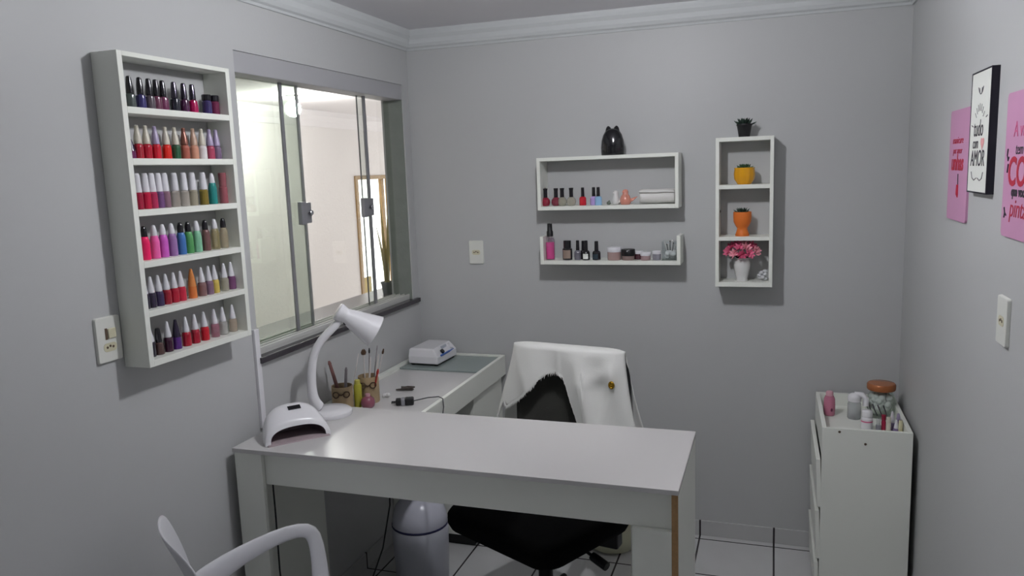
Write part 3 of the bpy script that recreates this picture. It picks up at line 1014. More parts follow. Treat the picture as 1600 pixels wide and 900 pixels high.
def pen_cup(label, loc, rz, r, h, tools):
    t = thing('tool_cup', label, 'cup', loc, rz, 'brown tool cups')
    MB().lathe([(0, 0), (r * 0.96, 0), (r, 0.003), (r, h), (r - 0.003, h), (r - 0.003, 0.006), (0, 0.006)], 24).build('cup', M_kraft, t, smooth=40)
    b = MB()
    for s in (-1, 1):
        b.tube([(s * 0.021 + 0.012 * math.cos(2 * PI * k / 14), -r - 0.003 + (0.006 if abs(s * 0.021 + 0.012 * math.cos(2 * PI * k / 14)) > 0.025 else 0), h * 0.72 + 0.012 * math.sin(2 * PI * k / 14)) for k in range(15)], 0.0024, 6)
    b.tube([(-0.009, -r - 0.002, h * 0.74), (0, -r - 0.003, h * 0.70), (0.009, -r - 0.002, h * 0.74)], 0.0028, 6)
    b.build('spectacles_motif', M_brown, t, smooth=60)
    return t


cup1 = pen_cup('brown tool cup with spectacles motif nearest the white desk lamp', (0.092, -0.955, CT), math.radians(25), 0.043, 0.098, None)
cup2 = pen_cup('brown tool cup with spectacles motif, holding pale brushes, behind pink ball', (0.150, -0.840, CT), math.radians(25), 0.043, 0.112, None)


def brush(label, base, tip, r, m, tipm=None, name='nail_brush', cat='brush', tl=0.02, tr=None, group='tools in the brown cups'):
    t = thing(name, label, cat, base, 0, group)
    v = Vector(tip) - Vector(base)
    d = v.normalized()
    MB().tube([(0, 0, 0), v * 0.5, v - d * tl], [r * 0.8, r, r * 0.9], 8).build('handle', m, t, smooth=60)
    b = MB()
    tr = tr or r
    b.tube([v - d * tl, v - d * tl * 0.6, v], [tr * 0.8, tr, tr * 0.5], 8)
    b.build('tip', tipm or m, t, smooth=60)
    return t


M_rosew = mat('rosewood_file', '#7a5550', 0.6)
M_clearst = mat('pale_stick', '#d8d2ce', 0.3)
M_greyst = mat('grey_stick', '#8a8488', 0.4)
brush('flat brown nail file leaning left in the cup by lamp', (0.085, -0.945, CT + 0.008), (0.030, -0.940, 1.032), 0.0075, M_rosew, name='nail_file', cat='nail file')
brush('grey brown nail file standing upright in the cup by lamp', (0.100, -0.955, CT + 0.008), (0.103, -0.930, 1.006), 0.0065, M_greyst, name='nail_file', cat='nail file')
brush('thin pale brush in the cup beside the yellow green bottle', (0.115, -0.945, CT + 0.008), (0.150, -0.905, 1.060), 0.0022, M_clearst, M_clearst)
tips = [((0.135, -0.845), (0.150, -0.865, 1.068), 0.0026, M_clearst, M_brown, 0.012, 'pale brush with broad dark tip, leftmost in the second tool cup'),
        ((0.145, -0.835), (0.172, -0.855, 1.072), 0.0024, M_greyst, M_blackm, 0.004, 'thin grey brush with tiny dark tip in second tool cup'),
        ((0.150, -0.850), (0.178, -0.860, 1.035), 0.0042, M_clearst, M_clearst, 0.004, 'short white stick in the middle of the second tool cup'),
        ((0.160, -0.840), (0.207, -0.840, 1.045), 0.0042, M_clearst, M_clearst, 0.004, 'short white stick on the right of the second tool cup'),
        ((0.155, -0.830), (0.196, -0.830, 1.078), 0.0020, M_greyst, M_greyst, 0.003, 'tallest thin grey brush in the second tool cup'),
        ((0.165, -0.835), (0.222, -0.825, 1.064), 0.0020, M_clearst, M_brown, 0.005, 'thin pale brush with dark bead tip leaning right'),
        ((0.168, -0.850), (0.210, -0.860, 0.985), 0.0040, mat('red_stick', '#b03a34', 0.4), mat('red_stick', '#b03a34', 0.4), 0.006, 'short red stick leaning right in the second tool cup')]
for (bx, by), tip, r, m1, m2, tr, lab in tips:
    brush(lab, (bx, by, CT + 0.008), tip, r, m1, m2, tr=tr, tl=0.022)

t = thing('small_bottle', 'yellow green bottle between the two brown tool cups', 'bottle', (0.140, -0.915, CT))
MB().lathe([(0, 0), (0.016, 0), (0.017, 0.003), (0.017, 0.088), (0.014, 0.096), (0, 0.096)], 16).build('body', mat('yellow_green_plastic', '#a9a53a', 0.3), t, smooth=40)
MB().lathe([(0, 0.096), (0.012, 0.096), (0.012, 0.112), (0.010, 0.114), (0, 0.114)], 14).build('cap', mat('lime_cap', '#b8b052', 0.4), t, smooth=40)
t = thing('polish_pot', 'round dusky pink pot in front of the second tool cup', 'pot', (0.190, -0.925, CT))
MB().lathe([(0, 0), (0.018, 0), (0.027, 0.010), (0.030, 0.024), (0.026, 0.040), (0.014, 0.050), (0, 0.052)], 24).build('body', mat('dusky_pink_gloss', '#8a4a5c', 0.1, coat=0.8), t, smooth=60)
MB().lathe([(0, 0.050), (0.011, 0.050), (0.011, 0.060), (0, 0.062)], 16).build('lid', mat('pale_pink_lid', '#b88a92', 0.3), t, smooth=40)

# black charger and its lead
t = thing('power_adapter', 'black plug adapter with a grey band lying on the counter', 'adapter', (0.318, -0.855, CT), math.radians(24))
MB().box(0.004, 0.040, -0.018, 0.018, 0, 0.030).build('body', M_blackm, t, bevel=0.005)
MB().box(-0.012, 0.004, -0.0175, 0.0175, 0.001, 0.029).build('grey_band', mat('mid_grey_plastic', '#8a8a90', 0.4), t, bevel=0.003)
MB().box(-0.034, -0.012, -0.016, 0.016, 0.001, 0.028).build('plug_end', M_blackm, t, bevel=0.005)
b = MB()
for s in (-0.009, 0.009):
    b.tube([(-0.034, s, 0.014), (-0.052, s, 0.014)], 0.0026, 8)
b.build('plug_pins', M_blackm, t)
b = MB().tube([(0.355, -0.838, 0.853), (0.40, -0.80, 0.858), (0.445, -0.79, 0.862), (0.472, -0.81, 0.861), (0.492, -0.85, 0.84), (0.500, -0.89, 0.79), (0.500, -0.92, 0.72), (0.49, -0.93, 0.5)], 0.0024, 8)
b.xf((Matrix.Translation((0.318, -0.855, CT)) @ Matrix.Rotation(math.radians(24), 4, 'Z')).inverted())
b.build('charger_lead', mat('dark_grey_rubber', '#3a3a3e', 0.5), t, smooth=60)

t = thing('tweezers_pile', 'small heap of dark metal tools on the counter', 'tools', (0.235, -0.665, CT))
M_dkm = mat('dark_metal', '#6a625e', 0.35, metal=0.6)
for k, (dx, dy, a, L) in enumerate(((-0.01, 0.0, 0.2, 0.075), (0.0, 0.01, -0.3, 0.07), (0.01, -0.005, 0.55, 0.06))):
    c, s = math.cos(a), math.sin(a)
    MB().tube([(dx - c * L / 2, dy - s * L / 2, 0.005 + 0.006 * k), (dx, dy, 0.008 + 0.006 * k), (dx + c * L / 2, dy + s * L / 2, 0.005 + 0.006 * k)], [0.003, 0.005, 0.003], 8, 1.5).build('tool', M_dkm, t, smooth=60)
t = thing('cotton_tuft', 'small white cotton tuft beside the black adapter', 'cotton', (0.195, -0.775, CT))
b = MB()
for k in range(6):
    b.ball((rnd.uniform(-0.012, 0.012), rnd.uniform(-0.008, 0.008), 0.008 + rnd.uniform(0, 0.006)), 0.009, 8, 6)
b.build('tuft', mat('cotton_white', '#e6e6e6', 0.95), t, smooth=180)

# electric file machine on the glass
GT = 0.8465
mc = thing('nail_drill_machine', 'white nail drill machine with blue stripe on the counter glass', 'machine', (0.130, -0.155, GT))
foot = [(-0.078, -0.112), (0.082, -0.120), (0.092, 0.095), (0.070, 0.110), (-0.070, 0.110)]
topo = [(-0.076, -0.105), (0.060, -0.110), (0.058, 0.098), (0.045, 0.105), (-0.066, 0.105)]
b = MB()
n = len(foot)
lv = []
for poly, z, k in ((foot, 0.010, 1.0), (foot, 0.016, 1.0), ([(f_[0] * 1.0, f_[1]) for f_ in foot], 0.045, 1.0), (topo, 0.078, 1.0), ([(p_[0] * 0.9, p_[1] * 0.9) for p_ in topo], 0.083, 1.0)):
    lv.append([(p_[0], p_[1], z) for p_ in poly])
vs = b.grid(lv, True)
b.bm.faces.new(list(reversed(vs[0])))
b.bm.faces.new(vs[-1])
b.build('housing', M_white, mc, bevel=0.004)
b = MB()
for x, y in ((-0.06, -0.095), (0.065, -0.10), (0.07, 0.085), (-0.055, 0.09)):
    b.lathe([(0, 0), (0.010, 0), (0.010, 0.011), (0, 0.011)], 10, (x, y, 0))
b.box(-0.07, 0.078, -0.105, 0.1, 0.004, 0.011)
b.build('dark_base', M_blackm, mc)
slope = math.atan2(0.033, -0.03)
b = MB()
b.prism([(-0.085, 0.0435), (0.075, 0.0435), (0.075, 0.049), (-0.085, 0.049)], lambda y, z: (0.0885, y, z), lambda y, z: (0.082, y, z + 0.002))
b.build('blue_stripe', mat('blue_stripe', '#3a62b0', 0.4), mc)
MB().lathe([(0, 0), (0.012, 0), (0.011, 0.010), (0, 0.011)], 16, (0.075, -0.05, 0.059), (0.75, 0, 0.66)).build('dial', M_black, mc, smooth=40)
MB().lathe([(0, 0), (0.016, 0), (0.015, 0.014), (0, 0.015)], 18, (0.071, 0.055, 0.062), (0.75, 0, 0.66)).build('handpiece_rest', M_white, mc, smooth=40)
MB().box(0.058, 0.066, -0.03, 0.03, 0.066, 0.080).build('control_panel', mat('pale_grey_panel', '#b8bcc4', 0.35), mc)

# ================================================================== POLISH BOTTLES
def lacquer(h, rough=0.12):
    return mat('lacquer_' + h[1:], h, rough, coat=0.7)


def clear(h, a=0.55):
    return mixed_mat('sheer_' + h[1:], h, a)


M_capw = mat('white_cap', '#dcdbe0', 0.3)
M_capc = mat('cream_cap', '#c9c3b4', 0.3)
M_capl = mat('lilac_cap', '#a79ab8', 0.3)
M_capk = mat('black_cap', '#141119', 0.12, coat=0.5)
M_caps = mat('silver_dark_cap', '#55505c', 0.12, metal=0.9)
M_caprose = mat('copper_cap', '#8a5a4e', 0.25, metal=0.4)
M_capp = mat('purple_cap', '#241a34', 0.2, coat=0.4)
KIND = {}
# profiles in units of the bottle's height; radius in units of its half width
KIND['tall_cap'] = ([(0, 0), (0.93, 0), (1, 0.02), (0.97, 0.25), (0.86, 0.42), (0.55, 0.47), (0, 0.47)],
                    [(0, 0.46), (0.62, 0.46), (0.66, 0.49), (0.60, 0.75), (0.45, 0.97), (0.30, 1.0), (0, 1.0)])
KIND['neck_cap'] = ([(0, 0), (0.95, 0), (1, 0.02), (1, 0.36), (0.9, 0.42), (0.55, 0.46), (0, 0.46)],
                    [(0, 0.45), (0.80, 0.45), (0.82, 0.50), (0.70, 0.68), (0.42, 0.86), (0.40, 0.97), (0.25, 1.0), (0, 1.0)])
KIND['smooth_cap'] = ([(0, 0), (0.95, 0), (1, 0.02), (0.98, 0.42), (0.80, 0.47), (0, 0.47)],
                      [(0, 0.47), (0.80, 0.47), (0.84, 0.50), (0.66, 0.94), (0.50, 1.0), (0, 1.0)])
KIND['shoulder'] = ([(0, 0), (0.95, 0), (1, 0.02), (1, 0.50), (0.88, 0.60), (0.70, 0.68), (0, 0.68)],
                    [(0, 0.67), (0.66, 0.67), (0.68, 0.72), (0.58, 0.88), (0.36, 0.985), (0, 1.0)])
KIND['cone_cap'] = ([(0, 0), (0.95, 0), (1, 0.02), (1, 0.38), (0.88, 0.46), (0.60, 0.49), (0, 0.49)],
                    [(0, 0.48), (0.74, 0.48), (0.76, 0.52), (0.30, 0.97), (0.16, 1.0), (0, 1.0)])
KIND['squat'] = ([(0, 0), (0.95, 0), (1, 0.03), (1, 0.62), (0.85, 0.70), (0, 0.70)],
                 [(0, 0.70), (0.90, 0.70), (0.95, 0.74), (0.95, 0.96), (0.88, 1.0), (0, 1.0)])
KIND['full_cone'] = ([(0, 0), (0.95, 0), (1, 0.02), (0.92, 0.40), (0, 0.40)],
                     [(0, 0.40), (0.92, 0.40), (0.62, 0.72), (0.28, 0.985), (0, 1.0)])
KIND['block'] = ([(0, 0), (0.95, 0), (1, 0.02), (1, 0.56), (0.80, 0.62), (0, 0.62)],
                 [(0, 0.61), (0.78, 0.61), (0.78, 0.98), (0.70, 1.0), (0, 1.0)])
KIND['slim_tube'] = ([(0, 0), (0.95, 0), (1, 0.02), (0.95, 0.52), (0.8, 0.55), (0, 0.55)],
                     [(0, 0.55), (0.84, 0.55), (0.90, 0.98), (0.84, 1.0), (0, 1.0)])
KIND['globe'] = ([(0, 0), (0.60, 0), (0.85, 0.05), (1.0, 0.20), (0.92, 0.36), (0.55, 0.48), (0, 0.49)],
                 [(0, 0.48), (0.42, 0.48), (0.42, 0.85), (0.50, 0.98), (0.46, 1.0), (0, 1.0)])
KIND['gel'] = ([(0, 0), (0.95, 0), (1, 0.02), (1, 0.38), (0.85, 0.46), (0.45, 0.50), (0, 0.50)],
               [(0, 0.49), (0.50, 0.49), (0.46, 0.98), (0.40, 1.0), (0, 1.0)])
PROTO = {}


def bottle(kind, label, loc, h, r, body_m, cap_m, group=None, name='nail_polish_bottle', cat='nail polish'):
    if kind not in PROTO:
        bp, cp = KIND[kind]
        t = bpy.data.objects.new(name, None)
        t.empty_display_size = 0.02
        col.objects.link(t)
        a = MB().lathe(bp, 18).build('bottle_body', body_m, t, smooth=35)
        c = MB().lathe(cp, 18).build('cap', cap_m, t, smooth=35)
        for ch in (a, c):
            ch.scale = (1, 1, 1)
        PROTO[kind] = (t, a, c)
        objs = PROTO[kind]
    else:
        t0, a0, c0 = PROTO[kind]
        t, a, c = t0.copy(), a0.copy(), c0.copy()
        t.name = name
        for o in (t, a, c):
            col.objects.link(o)
        a.parent = t
        c.parent = t
        objs = (t, a, c)
    t, a, c = objs
    t.location = loc
    for ch, m in ((a, body_m), (c, cap_m)):
        ch.scale = (r, r, h)
        ch.material_slots[0].link = 'OBJECT'
        ch.material_slots[0].material = m
    t['label'] = label
    t['category'] = cat
    if group:
        t['group'] = group
    elif 'group' in t.keys():
        del t['group']
    return t


ORD = ['first', 'second', 'third', 'fourth', 'fifth', 'sixth', 'seventh', 'eighth', 'ninth', 'tenth', 'eleventh', 'twelfth', 'thirteenth']
X0 = 0.050
Rw = [
    ('top cabinet shelf', 1.983, 0.088, 'tall_cap', [
        (-1.868, '#4a5250', 'k', 'smoky green'), (-1.830, '#3a356a', 'k', 'indigo'), (-1.796, '#5a5058', 'k', 'smoky brown'), (-1.769, '#6a3a50', 'k', 'plum'),
        (-1.743, '#6e3454', 'k', 'mauve'), (-1.697, '#20202e', 's', 'navy'), (-1.657, '#44183e', 's', 'dark purple'), (-1.620, '#a80a50', 's', 'magenta'),
        (-1.558, '#33295a', 'k', 'violet', 'squat', 0.062), (-1.522, '#642040', 'k', 'wine', 'squat', 0.062)]),
    ('second cabinet shelf', 1.844, 0.094, 'neck_cap', [
        (-1.886, '#62104e', 'p', 'purple', 'full_cone', 0.055), (-1.858, '#a2142a', 'c', 'crimson'), (-1.826, '#b0142e', 'c', 'deep red'), (-1.791, '#c0142c', 'l', 'bright red'),
        (-1.750, '#d42216', 'c', 'orange red'), (-1.712, '#1e5234', 'c', 'dark green'), (-1.674, '#a85c4c', 'r', 'rosy brown'), (-1.634, '#c48e76', 'n', 'nude'),
        (-1.597, '#dcd8d8', 'c', 'white'), (-1.561, '#a8405c', 'l', 'dusky rose'), (-1.530, '#74607a', 'l', 'grey lilac')]),
    ('third cabinet shelf', 1.703, 0.101, 'smooth_cap', [
        (-1.877, '#960e32', 'w', 'dark red'), (-1.848, '#b80838', 'w', 'raspberry'), (-1.823, '#aa2450', 'w', 'pink red'), (-1.797, '#6c4876', 'w', 'purple'),
        (-1.772, '#80606e', 'w', 'greyish mauve'), (-1.733, '#b4aaa0', 'w', 'sheer grey', None, None, 1), (-1.694, '#c4bcb2', 'w', 'sheer white', None, None, 1), (-1.657, '#b4aa92', 'w', 'sheer beige', None, None, 1),
        (-1.610, '#7c6c28', 'w', 'olive'), (-1.568, '#1c8480', 'w', 'teal', 'shoulder', 0.098), (-1.517, '#96525a', 'R', 'rose brown', 'slim_tube', 0.098)]),
    ('fourth cabinet shelf', 1.559, 0.097, 'shoulder', [
        (-1.871, '#f41264', 'k', 'neon pink'), (-1.834, '#ee66ae', 'w', 'bubblegum pink'), (-1.800, '#c85cc0', 'w', 'orchid'), (-1.764, '#9670a6', 'w', 'lilac'),
        (-1.727, '#3c6eac', 'k', 'blue'), (-1.695, '#4a9252', 'k', 'green'), (-1.658, '#80ba98', 'W', 'mint'), (-1.619, '#6e4c4a', 'k', 'brown'),
        (-1.576, '#a09058', 'w', 'gold glitter', None, None, 1), (-1.534, '#b0a284', 'k', 'sheer beige', None, None, 1)]),
    ('fifth cabinet shelf', 1.420, 0.090, 'cone_cap', [
        (-1.893, '#241c34', 'w', 'black purple'), (-1.867, '#2a2038', 'w', 'dark navy'), (-1.838, '#382a50', 'w', 'dark violet'), (-1.808, '#98182c', 'w', 'dark red'),
        (-1.776, '#ac1430', 'w', 'crimson'), (-1.747, '#bc1e3c', 'w', 'cherry red'), (-1.700, '#d87a3c', 'o', 'orange', 'full_cone', 0.092), (-1.657, '#806060', 'w', 'taupe'),
        (-1.624, '#806478', 'w', 'mauve'), (-1.597, '#c0a850', 'w', 'yellow'), (-1.551, '#bcb6a4', 'w', 'sheer cream', None, None, 1), (-1.516, '#70446a', 'w', 'plum')]),
    ('lowest cabinet shelf', 1.2795, 0.090, 'cone_cap', [
        (-1.890, '#1e1828', 'w', 'black'), (-1.859, '#4e3634', 'k', 'dark brown', 'tall_cap', 0.078), (-1.821, '#3e1832', 'w', 'dark plum'), (-1.786, '#522278', 'p', 'violet', 'full_cone', 0.090),
        (-1.745, '#aa162e', 'w', 'crimson'), (-1.706, '#a2162e', 'w', 'deep red'), (-1.664, '#be1226', 'w', 'bright red'), (-1.616, '#a8506e', 'w', 'sheer pink', None, None, 1),
        (-1.576, '#c4c2be', 'w', 'clear', None, None, 1), (-1.528, '#c0ae9a', 'w', 'sheer nude', None, None, 1)]),
]
CAPS = {'k': (M_capk, 'black'), 's': (M_caps, 'silver'), 'w': (M_capw, 'white'), 'c': (M_capc, 'cream'), 'l': (M_capl, 'lilac'), 'r': (M_caprose, 'copper'),
        'n': (mat('nude_cap', '#b89a86', 0.3), 'nude'), 'p': (M_capp, 'purple'), 'o': (mat('orange_cap', '#cf8244', 0.4), 'orange'), 'R': (mat('rose_cap', '#92565c', 0.2), 'rose'), 'W': (M_capw, 'white')}
for shelf, z, h, kind, items in Rw:
    for i, it in enumerate(items):
        y, hexc, cp, cname = it[:4]
        k = it[4] if len(it) > 4 and it[4] else kind
        hh = it[5] if len(it) > 5 and it[5] else h
        sheer = len(it) > 6
        r = 0.0138
        if k == 'squat':
            r = 0.0155
        if k == 'tall_cap':
            r = 0.0150
        bm_ = clear(hexc) if sheer else lacquer(hexc)
        cm_, capname = CAPS[cp]
        bottle(k, f'{cname} nail polish with {capname} cap, {ORD[i]} from left on {shelf}', (X0, y, z), hh, r, bm_, cm_, 'nail polishes in the wall cabinet')
# three small clear bottles standing in the second row
for y, z, h, lab in ((-1.722, 1.983, 0.075, 'short sheer grey bottle behind mauve and navy polishes on top cabinet shelf'),
                     (-1.592, 1.983, 0.055, 'short sheer grey bottle right of the magenta polish on top cabinet shelf'),
                     (-1.632, 1.703, 0.085, 'pale clear bottle between sheer beige and olive polishes on third cabinet shelf')):
    bottle('block', lab, (0.024, y, z), h, 0.011, clear('#9aa09c', 0.6), mat('frosted_cap', '#aeb2b0', 0.4), 'nail polishes in the wall cabinet')

# ------------------------------------------------------------------ upper far shelf
SZ = HZ0 + 0.018
SY = -0.082
for x, hexc, sheer, lab in ((0.725, '#8e1a34', 0, 'round dark red polish with black cap, leftmost on upper far shelf'),
                            (0.776, '#7e2c3e', 0, 'round wine polish with black cap, second on upper far shelf'),
                            (0.806, '#b4b2a0', 1, 'round clear polish with black cap next to the wine polish'),
                            (0.850, '#bcb8a8', 1, 'round clear polish with black cap left of the red gel bottle')):
    bottle('globe', lab, (x, SY, SZ), 0.083, 0.0225, clear(hexc, 0.6) if sheer else lacquer(hexc), M_capk, 'polishes on the upper far shelf')
for x, hexc, lab in ((0.905, '#be1a2a', 'bright red gel polish with slim black cap on upper far shelf'),
                     (0.957, '#b09ad0', 'lilac gel polish with slim black cap beside the blue one'),
                     (0.982, '#92bce0', 'light blue gel polish with slim black cap right of lilac one')):
    bottle('gel', lab, (x, SY - (0.014 if hexc == '#92bce0' else 0), SZ), 0.083, 0.0165, lacquer(hexc), M_capk, 'polishes on the upper far shelf')
t = thing('trinket', 'tiny grey green trinket beside the white bird figurine', 'ornament', (1.027, SY, SZ))
b = MB().ball((0, 0, 0.008), 0.009, 10, 8, (1.1, 0.9, 0.9))
b.ball((0.003, 0, 0.016), 0.005, 8, 6)
b.build('body', mat('grey_green', '#6c7468', 0.6), t, smooth=180)


def bird(label, x, h, m, tail, group=None, w=1.0):
    t = thing('bird_figurine', label, 'figurine', (x, SY, SZ), 0, group)
    b = MB()
    k = h / 0.068
    b.lathe([(0, 0), (0.019 * k * w, 0), (0.024 * k * w, 0.008 * k), (0.025 * k * w, 0.022 * k), (0.019 * k * w, 0.038 * k), (0.0125 * k, 0.047 * k), (0.0135 * k, 0.056 * k), (0.010 * k, 0.065 * k), (0, 0.068 * k)], 20)
    b.build('body', m, t, smooth=180)
    MB().tube([(0.012 * k, 0, 0.016 * k), (0.032 * k, 0, 0.022 * k), (0.032 * k + tail, 0, 0.034 * k)], [0.012 * k, 0.008 * k, 0.0015], 10, 0.6).build('tail', m, t, smooth=180)
    MB().lathe([(0.004 * k, 0), (0, 0.008 * k)], 8, (-0.008 * k, -0.010 * k, 0.056 * k), (-0.5, -0.8, 0)).build('beak', m, t, smooth=60)
    return t


bird('white bird figurine left of the pink bird on upper far shelf', 1.060, 0.066, mat('white_ceramic', '#d8d8d6', 0.2, coat=0.4), 0.004, w=0.75)
bird('salmon pink bird figurine with pointed tail on upper far shelf', 1.105, 0.070, mat('salmon_ceramic', '#d08a78', 0.2, coat=0.5), 0.022)

t = thing('rolled_towel', 'rolled white towel at right end of the upper far shelf', 'towel', (1.250, -0.078, SZ))
b = MB()
sec = []
for i in range(60):                                    # spiral roll, cross section in y-z
    a = 2 * PI * 2.4 * i / 59
    r = 0.010 + 0.0225 * i / 59
    sec.append((1.15 * r * math.cos(a), 0.0335 + r * math.sin(a)))
rows = []
for k in range(9):
    x = -0.079 + 0.158 * k / 8
    rows.append([(x, p_[0] + 0.0006 * math.sin(k * 2.1), p_[1] + 0.0008 * math.sin(k * 1.3)) for p_ in sec])
b.grid(rows)
b.build('towel', mat('white_terry', '#e0dedb', 0.95, sheen=0.3, bump=0.6, bscale=400), t, smooth=180, solid=0.0055)

# black ceramic cat on the upper shelf
t = thing('cat_ornament', 'glossy black ceramic cat ornament standing on the box shelf', 'ornament', (1.049, -0.078, HZ1))
b = MB().lathe([(0, 0), (0.050, 0), (0.053, 0.004), (0.054, 0.035), (0.051, 0.065), (0.043, 0.092), (0.033, 0.108), (0.024, 0.117), (0, 0.121)], 28, sy=0.72)
b.build('body', M_black, t, smooth=60)
for s in (-1, 1):
    MB().lathe([(0.0165, 0.0), (0.0150, 0.012), (0.010, 0.024), (0.004, 0.030), (0, 0.031)], 14, (s * 0.0165, 0, 0.101), (s * 0.10, 0, 1), sy=0.7).build('ear', M_black, t, smooth=60)

# ------------------------------------------------------------------ lower far shelf
LZ = UZ0 + 0.018
t = thing('spray_bottle', 'pink spray bottle with black pump on the lower far shelf', 'bottle', (0.742, -0.085, LZ))
MB().lathe([(0, 0), (0.020, 0), (0.0215, 0.003), (0.0215, 0.100), (0.018, 0.112), (0, 0.112)], 22).build('body', clear('#d8c8d4', 0.14), t, smooth=40)
MB().lathe([(0.0, 0.004), (0.0195, 0.004), (0.0195, 0.084), (0, 0.084)], 20).build('pink_liquid', mat('pink_liquid', '#d01884', 0.2), t, smooth=40)
MB().lathe([(0, 0.112), (0.0155, 0.112), (0.0155, 0.134), (0.0125, 0.140), (0.0115, 0.172), (0, 0.174)], 18).build('pump', M_blackm, t, smooth=40)
t = thing('clear_bottle', 'lilac clear bottle behind the pink spray bottle', 'bottle', (0.733, -0.035, LZ))
MB().lathe([(0, 0), (0.017, 0), (0.018, 0.003), (0.018, 0.085), (0.012, 0.10), (0, 0.10)], 18).build('body', clear('#b0a0b8', 0.5), t, smooth=40)
MB().lathe([(0, 0.10), (0.010, 0.10), (0.010, 0.118), (0, 0.12)], 14).build('cap', mat('frosted_cap', '#aeb2b0', 0.4), t, smooth=40)
M_dark = lacquer('#16141a')


def patch(x0, x1, z0, z1, r):
    b = MB()
    a0, a1 = math.asin(x0 / r), math.asin(x1 / r)
    rr = r + 0.0003
    b.grid([[(rr * math.sin(a0 + (a1 - a0) * k / 8), -rr * math.cos(a0 + (a1 - a0) * k / 8), z) for k in range(9)] for z in (z0, z1)])
    return b



o = bottle('block', 'square black bottle with beige label right of the pink spray', (0.826, -0.085, LZ), 0.092, 0.0235, M_dark, M_capk, 'dark bottles on lower far shelf')
patch(-0.017, 0.019, 0.008, 0.048, 0.0240).build('label_patch', mat('beige_label', '#8e7c70', 0.5), o)
o = bottle('gel', 'grey gel bottle with black cap, second dark bottle on lower shelf', (0.876, -0.085, LZ), 0.092, 0.0165, lacquer('#6c6a74'), M_capk, 'dark bottles on lower far shelf')
bottle('gel', 'black bottle tucked between the grey bottle and white labelled bottle', (0.897, -0.062, LZ), 0.088, 0.0165, M_dark, M_capk, 'dark bottles on lower far shelf')
o = bottle('gel', 'black gel bottle with white label on the lower far shelf', (0.918, -0.092, LZ), 0.092, 0.0175, M_dark, M_capk, 'dark bottles on lower far shelf')
patch(-0.012, 0.012, 0.006, 0.030, 0.0178).build('label_patch', M_paper, o)
o = bottle('gel', 'black gel bottle with dull teal label, rightmost of the dark bottles', (0.966, -0.085, LZ), 0.088, 0.0195, M_dark, M_capk, 'dark bottles on lower far shelf')
patch(-0.014, 0.010, 0.006, 0.028, 0.0198).build('label_patch', mat('teal_label', '#2a3a44', 0.5), o)


def jar(label, x, y, r, h, lid_h, body_m, lid_m, name='cosmetic_jar'):
    t = thing(name, label, 'jar', (x, y, LZ), 0, 'jars on lower far shelf')
    hb = h - lid_h
    MB().lathe([(0, 0), (r * 0.9, 0), (r * 0.97, 0.003), (r * 0.97, hb), (0, hb)], 24).build('body', body_m, t, smooth=40)
    MB().lathe([(0, hb), (r, hb), (r * 1.02, hb + 0.002), (r * 1.02, h - 0.002), (r * 0.97, h), (0, h)], 24).build('lid', lid_m, t, smooth=40)
    return t


jar('clear pinkish jar with white lid, largest on the lower far shelf', 1.050, -0.085, 0.033, 0.060, 0.022, clear('#c8a8a4', 0.7), M_capw)
jar('beige jar with wide black lid on the lower far shelf', 1.115, -0.085, 0.031, 0.050, 0.030, lacquer('#8a7470'), M_blackm)
jar('small dark red jar with white lid beside the black lidded jar', 1.160, -0.060, 0.021, 0.040, 0.014, lacquer('#4a2630'), M_capw)
jar('small pinkish jar with white lid in the middle of three small jars', 1.196, -0.090, 0.024, 0.037, 0.016, clear('#b89a9c', 0.75), M_capw)
jar('small pale grey jar with white lid beside the clear holder', 1.246, -0.085, 0.020, 0.042, 0.014, clear('#9c9aa6', 0.7), M_capw)
t = thing('cotton_holder', 'clear square holder of white cotton and swabs at shelf end', 'holder', (1.305, -0.075, LZ))
b = MB()
for x0, x1, y0, y1 in ((-0.034, -0.032, -0.03, 0.03), (0.032, 0.034, -0.03, 0.03), (-0.032, 0.032, -0.03, -0.028), (-0.032, 0.032, 0.028, 0.03)):
    b.box(x0, x1, y0, y1, 0.0, 0.085)
b.box(-0.034, 0.034, -0.03, 0.03, 0.0, 0.002)
b.build('clear_box', glass_mat('acrylic', '#f8fafa', 0.02, 0.05), t)
b = MB()
for k in range(16):
    b.ball((rnd.uniform(-0.02, 0.02), rnd.uniform(-0.016, 0.016), 0.015 + rnd.uniform(0, 0.022)), 0.0115, 8, 6)
b.build('cotton', mat('cotton_white', '#e6e6e6', 0.95), t, smooth=180)
for k in range(7):
    x = -0.024 + 0.008 * k
    b = MB().tube([(x * 0.5, 0.005, 0.03), (x, 0.012 * math.sin(k * 2), 0.078 + 0.010 * math.sin(k * 5))], 0.0016, 6)
    b.ball((x, 0.012 * math.sin(k * 2), 0.078 + 0.010 * math.sin(k * 5)), 0.0034, 8, 6)
    b.build('swab', mat('dark_swab', '#5a5450', 0.6) if k % 2 else M_clearst, t, smooth=180)

# ------------------------------------------------------------------ plants in the niche shelf
def leaf_rosette(name, n, L, wd, z0, m, parent, tilt=(15, 80), thick=0.5):
    b = MB()
    for k in range(n):
        a = k * 2.39996
        e = math.radians(tilt[1] - (tilt[1] - tilt[0]) * (k / max(1, n - 1)))
        l = L * (0.6 + 0.4 * k / n)
        d = Vector((math.cos(a) * math.cos(e), math.sin(a) * math.cos(e), math.sin(e)))
        base = Vector((0, 0, z0)) + Vector((math.cos(a), math.sin(a), 0)) * 0.004
        pts = [base, base + d * l * 0.4, base + d * l * 0.75 + Vector((0, 0, l * 0.04)), base + d * l + Vector((0, 0, l * 0.10))]
        b.tube(pts, [wd * 0.6, wd, wd * 0.7, wd * 0.08], 6, thick)
    return b.build(name, m, parent, smooth=60)


